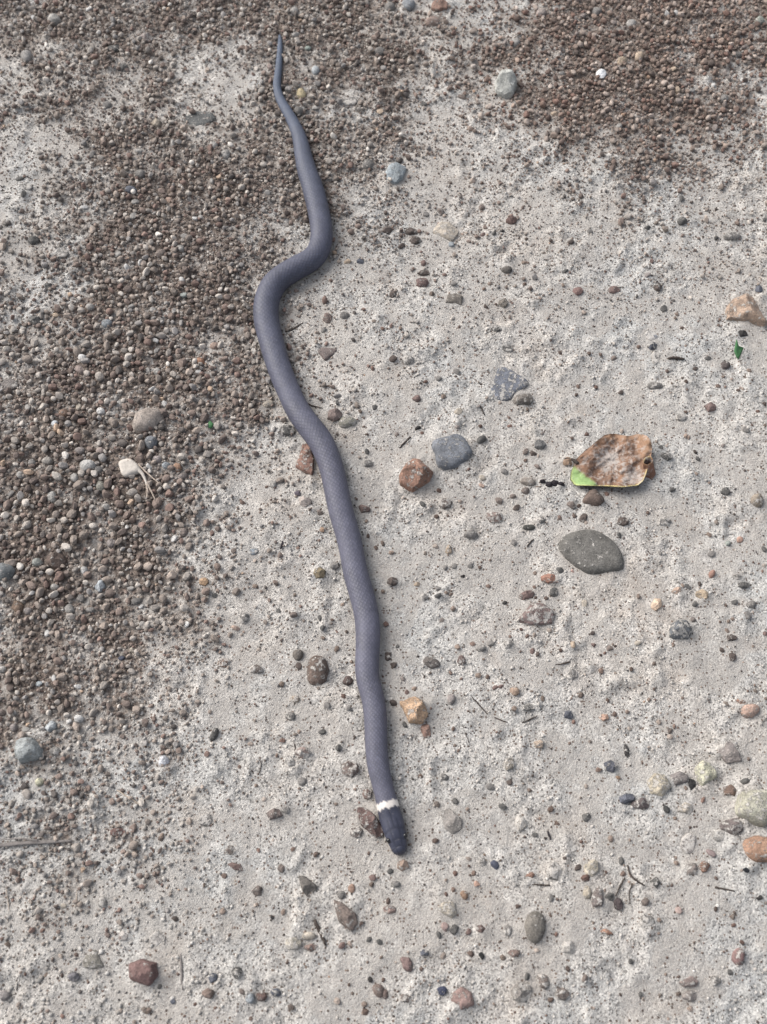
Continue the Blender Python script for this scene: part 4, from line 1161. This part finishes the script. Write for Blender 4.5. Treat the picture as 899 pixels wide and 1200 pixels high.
# the gravel carries on outside the frame
x = rng.uniform(-0.42, 0.42, 60000)
y = rng.uniform(-0.20, 0.72, 60000)
k = ~in_view(x, y, 68)
x, y = x[k], y[k]
k = rng.uniform(0, 1, len(x)) < gravel(x, y) ** 1.6
x, y = x[k][:15000], y[k][:15000]
r = rng.uniform(0, 1, len(x)) ** 1.6 * 0.0010 + 0.00075
ci = rng.choice(len(PAL), len(x), p=PALW)
parts.append(scatter_mesh(x, y, H(x, y) + r * rng.uniform(0.0, 0.5, len(x)), r, PAL[ci] * rng.uniform(0.95, 1.38, (len(x), 1)), vs1, f1, 505, (0.62, 1.0)))
# the small pebbles of the photo beyond the three hundred largest
x = np.array([float(P(p[1], p[2])[0]) for p in rest])
y = np.array([float(P(p[1], p[2])[1]) for p in rest])
r = np.array([0.5 * (p[3] + p[4]) / 2 * mpp(p[2]) for p in rest])
col = np.array([dull(p[6]) for p in rest])
k = snake_gap(x, y) > r * 0.3
parts.append(scatter_mesh(x[k], y[k], (H(x, y) + 0.15 * r)[k], r[k], col[k], vs2, f2, 5))
# loose pebbles strewn over the sand
x, y = sample_area(10500, 60)
r = rng.uniform(0, 1, len(x)) ** 3 * 0.0008 + 0.00042
k = (gravel(x, y) < 0.55) & (snake_gap(x, y) > r * 0.4) & clear_of_big(x, y) & (fbm(x / 0.02, y / 0.02, 33, 2) > rng.uniform(-0.9, 0.7, len(x)))
x, y, r = x[k], y[k], r[k]
keep = [i for i in range(len(x)) if bins.free(x[i], y[i], r[i], 1.0)]
x, y, r = x[keep], y[keep], r[keep]
ci = rng.choice(len(PAL), len(x), p=PALW)
parts.append(scatter_mesh(x, y, H(x, y) + r * rng.uniform(-0.1, 0.35, len(x)), r, PAL[ci] * rng.uniform(0.45, 1.0, (len(x), 1)) * np.array([1.06, 0.96, 0.90]), vs1, f1, 77))
v, f, c_ = join(parts)
n_gravel = len(f)
gr = link('gravel', new_mesh('gravel', v, f, False, c_), M_GRAIN)
tag(gr, 'loose fine brown and grey gravel covering part of the sand', 'gravel', None, 'stuff')

# dark grit peppered over the sand
x, y = sample_area(120000, 50)
px, py = to_px(x, y)
dens = 0.10 + 0.62 * sstep(110, 190, py) * (1 - sstep(300, 460, py)) + 0.25 * sstep(-0.2, 0.5, fbm(x / 0.016, y / 0.016, 51, 3))
k = (rng.uniform(0, 1, len(x)) < dens) & (snake_gap(x, y) > 0.0001) & clear_of_big(x, y)
x, y = x[k], y[k]
r = (0.00014 + 0.00034 * rng.uniform(0, 1, len(x)) ** 2.6) * (1 + 0.25 * sstep(300, 180, py[k]))
dk = np.array([lin(q, ALB) for q in ((70, 62, 58), (92, 80, 72), (110, 90, 80), (80, 76, 76), (128, 116, 106), (150, 136, 124))])
col = dk[rng.choice(6, len(x), p=[.24, .24, .18, .14, .12, .08])] * rng.uniform(0.9, 1.35, (len(x), 1))
v, f, c_ = scatter_mesh(x, y, H(x, y) + r * 0.25, r, col, OCT_V[None], OCT_F, 88, (0.6, 1.0), 1.0)
n_grit = len(f)
go = link('grit', new_mesh('grit', v, f, True, c_), M_GRAIN)
tag(go, 'dark fine grit peppered over the pale sand', 'grit', None, 'stuff')

# sand crumbs, the colour of the sand
x, y = sample_area(80000, 40)
g = gravel(x, y)
cm = sstep(-0.15, 0.6, fbm(x / 0.022, y / 0.022, 21, 2)) * 0.75 + 0.18
bx_, by_ = to_px(x, y)
rough = (1 - sstep(160, 330, bx_)) * sstep(760, 880, by_)
k = (rng.uniform(0, 1, len(x)) < np.minimum(1, cm + 0.55 * rough) * (1 - 0.6 * g)) & (snake_gap(x, y) > 0.0001) & clear_of_big(x, y)
x, y = x[k], y[k]
r = (0.00018 + 0.00050 * rng.uniform(0, 1, len(x)) ** 3.2) * (1 + 0.5 * rough[k])
mixf = rng.uniform(0, 1, (len(x), 1))
col = (SAND_WARM * mixf + SAND_LIGHT * (1 - mixf)) * (rng.uniform(0.82, 1.1, (len(x), 1)) - rng.uniform(0, 0.4, (len(x), 1)) * rough[k][:, None])
v, f, c_ = scatter_mesh(x, y, H(x, y) + r * 0.2, r, col, vs1, f1, 99, (0.6, 0.95), 0.8)
n_crumb = len(f)
so = link('sand_crumbs', new_mesh('sand_crumbs', v, f, True, c_), M_GRAIN)
tag(so, 'pale sand crumbs and clods lying on the ground', 'sand', None, 'stuff')

# ------------------------------------------------------------------ leaf
LO = np.array([673, 540, 682, 531, 693, 522, 701, 515, 709, 509, 720, 507.5, 728, 509, 737, 510.5, 748, 508, 757, 509, 763, 515, 764.5, 525, 763, 536, 760, 546, 757, 556, 754, 563, 748, 568,
               731, 570, 713, 569, 692, 568.5, 674, 568, 668.5, 561, 669.5, 552, 672, 546], float).reshape(-1, 2)
lc = np.array([718.0, 541.0])
NTH, NRR = 132, 34
th = np.linspace(-np.pi, np.pi, NTH, endpoint=False) + 0.003
r0 = poly_radius(LO - lc, th)
rr = np.linspace(0, 1, NRR) ** 0.85
rr[0] = 0.002
LPX = lc[0] + np.cos(th)[None, :] * r0[None, :] * rr[:, None]
LPY = lc[1] + np.sin(th)[None, :] * r0[None, :] * rr[:, None]
edge_u = rr[:, None] * np.ones((1, NTH))
right = sstep(742, 764, LPX)
bot = sstep(553, 569, LPY)
left = 1 - sstep(668, 690, LPX)
topm = 1 - sstep(508, 522, LPY)
greenm0 = sstep(-3, 1.5, (LPY - 547.5) - 0.78 * np.maximum(0, LPX - 674)) * (1 - sstep(697, 702, LPX))
hz = 0.0022 + 0.0026 * right**1.4 + 0.0020 * bot * (1 - left) + 0.0006 * topm
hz = hz + 0.0012 * fbm(LPX / 24, LPY / 18, 70, 3) + 0.0007 * np.sin(LPX / 9.0 + LPY / 21.0) * (1 - edge_u * 0.3) + 0.0006 * np.abs(fbm(LPX / 9, LPY / 8, 71, 3)) * (1 - greenm0)
hz = np.maximum(hz, 0.0009)
# the blade drops along the lower rim so that its thickness shows
lx, ly = P(LPX, LPY, hz)
zg = float(Hs(np.mean(lx), np.mean(ly)))
lz = hz + zg
top = np.stack([lx, ly, lz], -1)
und = top.copy()
und[..., 2] -= 0.00045 + 0.0003 * (1 - edge_u)
greenm = sstep(-3, 1.5, (LPY - 547.5) - 0.78 * np.maximum(0, LPX - 674) + 2.2 * fbm(LPX / 7, LPY / 7, 73, 2)) * (1 - sstep(697, 702, LPX))
brown = lin((140, 108, 86), ALB)
tanb = lin((160, 128, 102), ALB)
dkb = lin((112, 88, 74), ALB)
nz = np.clip(0.5 + 1.0 * fbm(LPX / 11, LPY / 11, 75, 4), 0, 1)[..., None]
lcol = brown * (1 - nz) + dkb * nz
warm = np.clip(right * 1.0 + topm * 0.8, 0, 1)[..., None]
lcol = lcol * (1 - 0.75 * warm) + tanb * 0.75 * warm
rim = (sstep(0.955, 0.985, edge_u) * sstep(545, 556, LPY) * sstep(690, 712, LPX))[..., None]
lcol = lcol * (1 - 0.8 * rim) + lin((216, 200, 140), ALB) * 0.8 * rim
lcol = lcol * (1 - greenm[..., None]) + lin((138, 164, 106), ALB) * greenm[..., None]
grim = (sstep(0.95, 0.985, edge_u) * greenm)[..., None]
lcol = lcol * (1 - 0.5 * grim) + lin((206, 206, 140), ALB) * 0.5 * grim
dustm = np.exp(-(((LPX - 714) / 19) ** 2 + ((LPY - 538) / 14) ** 2)) * 0.8 + 0.75 * np.exp(-(((LPX - 742) / 13) ** 2 + ((LPY - 558) / 10) ** 2))
dustm = np.clip(dustm + 0.22, 0, 1) * (1 - greenm)
lcol4 = np.concatenate([lcol, dustm[..., None]], -1)
n1_ = NRR * NTH
vtx = np.concatenate([top.reshape(-1, 3), und.reshape(-1, 3)])
vcol = np.concatenate([lcol4.reshape(-1, 4), np.concatenate([np.broadcast_to(dkb, (NRR, NTH, 3)) * 0.9 * (1 - rim) + lin((206, 190, 130), ALB) * rim, np.zeros((NRR, NTH, 1))], -1).reshape(-1, 4)])
q = grid_faces(NRR, NTH, True)
fl = [tuple(int(a) for a in t)[::-1] for t in q] + [tuple(int(a) + n1_ for a in t) for t in q]
e0 = (NRR - 1) * NTH
for k in range(NTH):
    k2 = (k + 1) % NTH
    fl.append((e0 + k, e0 + k2, n1_ + e0 + k2, n1_ + e0 + k))
fl.append(tuple(range(NTH)))
ox, oy, oz = float(lx.mean()), float(ly.mean()), zg
leaf = bpy.data.objects.new('leaf', None)
COL.objects.link(leaf)
leaf.location = (ox, oy, oz)
tag(leaf, 'torn dry brown leaf, dusted with sand, one corner still green, edge curled', 'leaf')
blade = link('blade', new_mesh('leaf_blade', vtx - [ox, oy, oz], fl, True, vcol), M_LEAF, leaf)
# rolled edge on the right: a small funnel, its mouth towards the viewer
K, J = 30, 16
mx, my = P(759.5, 539.5, 0.0062)
bx, by = P(761, 556, 0.0008)
cv, cc4 = [], []
prof = [(0.0, 1.35, 0), (0.25, 1.2, 0), (0.5, 1.1, 0), (0.75, 1.05, 0), (0.92, 1.02, 0.3), (1.0, 1.0, 1), (1.01, 0.92, 1), (0.98, 0.82, 0.6), (0.9, 0.74, -1), (0.75, 0.66, -1), (0.55, 0.58, -1), (0.35, 0.45, -1), (0.3, 0.2, -1)]
for (u, rk, tone) in prof:
    px_, py_ = bx * (1 - u) + mx * u, by * (1 - u) + my * u
    pz_ = 0.0006 * (1 - u) + 0.0064 * u
    for k in range(K):
        a = 2 * math.pi * k / K
        wob = 1 + 0.10 * math.sin(2 * a + 1) + 0.06 * math.sin(5 * a + 3 * u)
        cv.append((px_ + 0.0015 * rk * wob * math.cos(a), py_ + 0.0013 * rk * wob * math.sin(a), zg + pz_ + 0.0011 * math.sin(a + 0.5) * rk))
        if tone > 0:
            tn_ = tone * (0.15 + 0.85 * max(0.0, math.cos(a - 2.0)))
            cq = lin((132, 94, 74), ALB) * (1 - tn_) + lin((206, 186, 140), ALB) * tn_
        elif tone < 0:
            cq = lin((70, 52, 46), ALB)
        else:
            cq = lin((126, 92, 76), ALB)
        cc4.append((*cq, 0.2))
J = len(prof)
cv = np.array(cv) - [ox, oy, oz]
me = new_mesh('rolled_edge', cv, grid_faces(J, K, True), True, np.array(cc4))
ro = link('rolled_edge', me, M_LEAF, leaf)
ro['label'] = 'curled-over yellowish rim of the leaf'
# broken stalk at the left tip
def tube(pts, rads, nseg=8, flat=1.0):
    pts = [Vector(p) for p in pts]
    v, f = [], []
    n = len(pts)
    for i, p in enumerate(pts):
        d = (pts[min(i + 1, n - 1)] - pts[max(i - 1, 0)]).normalized()
        sd = d.cross(Vector((0, 0, 1)))
        sd = sd.normalized() if sd.length > 1e-6 else Vector((1, 0, 0))
        up = sd.cross(d).normalized()
        for k in range(nseg):
            a = 2 * math.pi * k / nseg
            v.append(tuple(p + sd * (math.cos(a) * rads[i]) + up * (math.sin(a) * rads[i] * flat)))
    for i in range(n - 1):
        for k in range(nseg):
            k2 = (k + 1) % nseg
            f.append((i * nseg + k, i * nseg + k2, (i + 1) * nseg + k2, (i + 1) * nseg + k))
    f.append(tuple(range(nseg))[::-1])
    f.append(tuple((n - 1) * nseg + k for k in range(nseg)))
    return v, f


def px_tube(pxpts, wpx, lift=0.0, nseg=8, flat=1.0, sub=5, wob=0.6, seed=0):
    """a twig or stem traced in pixels, lying on the ground; returns verts (world), faces, base point"""
    a = np.array(pxpts, float)
    t = np.arange(len(a))
    ts = np.linspace(0, len(a) - 1, (len(a) - 1) * sub + 1)
    xs, ys = np.interp(ts, t, a[:, 0]), np.interp(ts, t, a[:, 1])
    rs = np.random.default_rng(seed)
    if len(a) > 2:
        xs, ys = spline(t.astype(float), a[:, 0], ts), spline(t.astype(float), a[:, 1], ts)
    xs = xs + rs.normal(0, wob * 0.4, len(xs))
    ys = ys + rs.normal(0, wob * 0.4, len(ys))
    w = np.interp(ts, t, wpx if hasattr(wpx, '__len__') else [wpx] * len(a))
    m = mpp(ys.mean())
    wx, wy = P(xs, ys)
    rad = np.maximum(w * 0.5 * m, 0.00012)
    z = Hs(wx, wy) + rad * flat * 0.7 + lift
    v, f = tube(list(zip(wx, wy, z)), list(rad), nseg, flat)
    return np.array(v), f, (float(wx[0]), float(wy[0]), float(z[0]))


v, f, b = px_tube([(676, 546), (670, 541), (661, 540)], [5, 4, 3], 0.0006, seed=1)
st = link('stalk', new_mesh('stalk', v - np.array([ox, oy, oz]), f), M_TWIG, leaf)
st['label'] = 'broken dark stalk stub'

# ------------------------------------------------------------------ twigs, straws, husk, shreds
def lone(name, pxpts, w, mat, label, cat, group=None, lift=0.0, flat=1.0, seed=0, wob=0.6):
    v, f, b = px_tube(pxpts, [q_ * 0.7 for q_ in w], lift, 7, flat, 6, wob, seed)
    o = link(name, new_mesh(name, v - np.array(b), f), mat, None, b)
    return tag(o, label, cat, group)


lone('twig', [(551, 815), (560, 825), (571, 837)], [2, 2.4, 1.6], M_TWIG, 'thin dark curved twig right of the golden-tan stone', 'twig', seed=2)
lone('twig', [(579, 841), (587, 844), (595, 847)], [1.8, 2, 1.4], M_TWIG, 'short straight dark twig between a curved and a slanting one', 'twig', seed=3)
lone('twig', [(612, 847), (621, 843), (629, 839)], [2, 2.4, 1.6], M_TWIG, 'short dark twig slanting up under a small grey pebble', 'twig', seed=4)
lone('twig', [(543, 851), (546, 862), (550, 871)], [1.2, 1.4, 1], M_TWIG, 'hair-thin dark rootlet on smooth sand below the curved twig', 'twig', seed=5)
lone('twig', [(305, 888), (306, 897), (304, 907)], [1.4, 1.6, 1.2], M_TWIG, 'hair-thin upright rootlet on the sand left of the snake neck', 'twig', seed=6)
lone('twig', [(344, 866), (346, 876), (345, 889)], [2, 2.6, 1.4], M_TWIG, 'dark splinter stuck upright beside a dusty clod left of the neck', 'twig', seed=7)
lone('twig', [(651, 779), (660, 778), (667, 776)], [1.5, 2.6, 3], M_TWIG, 'dark splinter lying on sand below the sand-crusted pinkish stone', 'twig', seed=8)
lone('twig', [(618, 640), (621, 636), (625, 632)], [2.2, 2.6, 2], M_TWIG, 'tiny dark stick left of the flat dark stone', 'twig', seed=9)
lone('twig', [(557, 472), (563, 478), (568, 487)], [2, 2.4, 1.8], M_TWIG, 'dark hooked twig below the buried bluish slab', 'twig', seed=10)
lone('twig', [(617, 1036), (630, 1037), (644, 1038)], [2, 2.6, 2.4], M_TWIG, 'straight dark twig half sunk in sand above the egg-shaped stone', 'twig', seed=11)
lone('twig', [(837, 1040), (848, 1042), (860, 1045)], [3.4, 3, 2], M_TWIG, 'dark twig on the sand below the orange stone', 'twig', seed=12)
lone('twig', [(782, 421), (792, 420), (802, 421)], [4, 5.5, 3], M_TWIG, 'stubby dark bark sliver above the leaf', 'twig', seed=13)
lone('twig', [(369, 1077), (374, 1090), (382, 1108)], [5, 7, 3.5], M_TWIG, 'dark pointed bark sliver left of the slanting brown stone', 'twig', flat=0.5, seed=14)
lone('twig', [(642, 974), (643, 979), (645, 984)], [3, 3.4, 2.6], M_SOOT, 'black charcoal sliver on the sand right of the snake head', 'twig', seed=15)
lone('twig', [(331, 635), (331, 639), (329, 644)], [3, 4, 3], M_SOOT, 'black seed-like sliver on sand left of the snake', 'twig', seed=16)
lone('twig', [(334, 388), (343, 385), (356, 377)], [2, 4, 2], M_TWIG, 'dark dry leaf sliver tucked beside the snake below its first bend', 'twig', flat=0.5, seed=17)
lone('twig', [(358, 473), (366, 477), (378, 480)], [2, 2.5, 1.5], M_TWIG, 'dark twig lying against the right flank of the snake', 'twig', seed=18)
lone('twig', [(468, 526), (474, 520), (481, 513)], [2, 3, 3.4], M_TWIG, 'dark slanting twig above the angular orange-brown stone', 'twig', seed=19)
lone('straw', [(137, 926), (150, 934), (163, 942)], [2, 2.4, 1.6], M_PALE, 'short pale straw on gritty sand', 'straw', seed=20)
lone('straw', [(89, 1039), (90, 1050), (88, 1063)], [1.6, 1.8, 1.4], M_PALE, 'pale upright rootlet below the grey grass blade', 'straw', seed=21)
lone('straw', [(212, 1118), (213, 1140), (214, 1160)], [3, 5, 2.5], M_STRAW, 'pale splinter of wood right of the six-sided red-brown stone', 'straw', flat=0.5, seed=22)
lone('straw', [(7, 1042), (10, 1060), (9, 1080)], [1.4, 1.6, 1.2], M_PALE, 'long hair-thin pale rootlet on the gritty sand, bent', 'straw', seed=23)
lone('straw', [(24, 598), (30, 590), (36, 583)], [2, 2.6, 2], M_PALE, 'pale straw stub in the gravel beside an oval pale pebble', 'straw', seed=24)
# grey grass blade, split at one end
v, f, b = px_tube([(86, 986), (60, 987), (30, 988.5), (-12, 993)], [2, 4, 4.5, 4], 0.0008, 8, 0.35, 8, 0.3, 25)
gb = bpy.data.objects.new('grass_blade', None)
COL.objects.link(gb)
gb.location = b
tag(gb, 'weathered grey blade of dry grass, split lengthwise, lying on gritty sand', 'grass blade')
link('blade', new_mesh('grass_blade', v - np.array(b), f), M_STRAW, gb)
v, f, _ = px_tube([(48, 986), (25, 984), (-12, 986)], [1.4, 1.6, 1.4], 0.0014, 7, 0.6, 8, 0.3, 26)
link('split_strand', new_mesh('split_strand', v - np.array(b), f), M_STRAW, gb)
# branched black rootlet
v, f, b = px_tube([(735, 1014), (738, 1025), (745, 1032), (755, 1038)], [2, 2.4, 2.4, 1.6], 0.0003, 7, 1, 6, 0.5, 27)
rt = bpy.data.objects.new('rootlet', None)
COL.objects.link(rt)
rt.location = b
tag(rt, 'thin branching black rootlet beside the dark maroon stone', 'rootlet')
link('stem', new_mesh('rootlet_stem', v - np.array(b), f), M_TWIG, rt)
for i, (pp, w) in enumerate((([(732, 1029), (727, 1037), (721, 1050)], [2, 2, 1.4]), ([(741, 1036), (737, 1046), (738, 1060)], [1.4, 1.6, 1.1]))):
    v, f, _ = px_tube(pp, w, 0.0003, 7, 1, 6, 0.5, 28 + i)
    link('side_root', new_mesh('side_root', v - np.array(b), f), M_TWIG, rt)
# dried husk with forked stem
hx, hy = P(153, 551)
hz0 = float(Hs(hx, hy))
hk_ = bpy.data.objects.new('husk', None)
COL.objects.link(hk_)
hk_.location = (hx, hy, hz0)
tag(hk_, 'pale dried husk with a thin forked stem lying on gravel', 'husk')
hp = np.array([141, 545, 145, 542, 153, 541, 161, 546, 166, 554, 163, 556, 157, 557, 148, 561, 144, 556], float).reshape(-1, 2)
x, y = P(hp[:, 0], hp[:, 1], 0.0015)
me = stone_mesh(np.stack([x - hx, y - hy], -1) * 1.12, 0.0016, 'f', 4242, 36)
link('pod', me, M_HUSK, hk_, (0, 0, 0.0009))
for i, (pp, w) in enumerate((([(162, 553), (169, 560), (173, 568), (175, 576)], [6, 4, 2.6, 2]), ([(174, 572), (175, 579), (174, 587)], [2.4, 2, 1.3]), ([(174, 570), (179, 579), (184, 590)], [2.4, 2, 1.3]), ([(165, 550), (177, 561), (192, 574)], [2.2, 1.8, 1.2]))):
    v, f, _ = px_tube(pp, w, 0.0014, 8, 0.8, 6, 0.25, 40 + i)
    link('stem', new_mesh('stem', v - np.array([hx, hy, hz0]), f), M_PALE if i else M_HUSK, hk_)


# green shreds
def shred(pxpoly, rise, label, seed):
    a = np.array(pxpoly, float)
    n = len(a)
    x, y = P(a[:, 0], a[:, 1])
    x0, y0 = x.mean(), y.mean()
    z0 = float(Hs(x0, y0))
    rs = np.random.default_rng(seed)
    zt = np.array(rise) + rs.uniform(0, 0.0004, n)
    v, f = [], []
    for k, s_ in enumerate((1.0, 0.55)):
        for i in range(n):
            v.append(((x[i] - x0) * s_, (y[i] - y0) * s_, zt[i] * s_ + 0.0009 + 0.0005 * k))
    v.append((0, 0, 0.0017))
    for i in range(n):
        j = (i + 1) % n
        f.append((i, j, n + j, n + i))
        f.append((n + i, n + j, 2 * n))
    f = [t[::-1] for t in f]
    o = link('leaf_shred', new_mesh('leaf_shred', np.array(v), f), M_GREEN, None, (float(x0), float(y0), z0))
    m_ = o.modifiers.new('thickness', 'SOLIDIFY')
    m_.thickness = 0.0003
    return tag(o, label, 'leaf shred')


shred([(859, 406), (863, 410), (870, 411), (867, 417), (864, 424), (861, 421), (858, 416)], [0.003, 0.001, 0.0005, 0, 0, 0.0005, 0.001], 'bright green leaf shred on bare sand', 1)
shred([(244, 501), (248, 499), (252, 502), (250, 506), (246, 506)], [0, 0.001, 0.0006, 0, 0], 'tiny green leaf shred on the gravel left of the snake', 2)
# charred crumbs beside the leaf's green corner
cxh, cyh = P(648, 567)
ch = bpy.data.objects.new('charred_crumbs', None)
COL.objects.link(ch)
zch = float(Hs(cxh, cyh))
ch.location = (cxh, cyh, zch)
tag(ch, 'clump of black charred crumbs left of the leaf corner', 'charcoal')
for i, (x, y, w, h) in enumerate(((636, 565, 8, 5), (643, 568, 9, 7), (650, 567, 11, 8), (658, 568, 9, 5))):
    pl = np.array(ell(x, y, w, h, 8, 'a', 60 + i))
    u, v_ = P(pl[:, 0], pl[:, 1], 0.0006)
    me = stone_mesh(np.stack([u - u.mean(), v_ - v_.mean()], -1), 0.0013, 'a', 600 + i, 18)
    link('crumb', me, M_SOOT, ch, (float(u.mean() - cxh), float(v_.mean() - cyh), 0))
print('tris', n_gravel, n_grit, n_crumb, 'snake length', LEN)
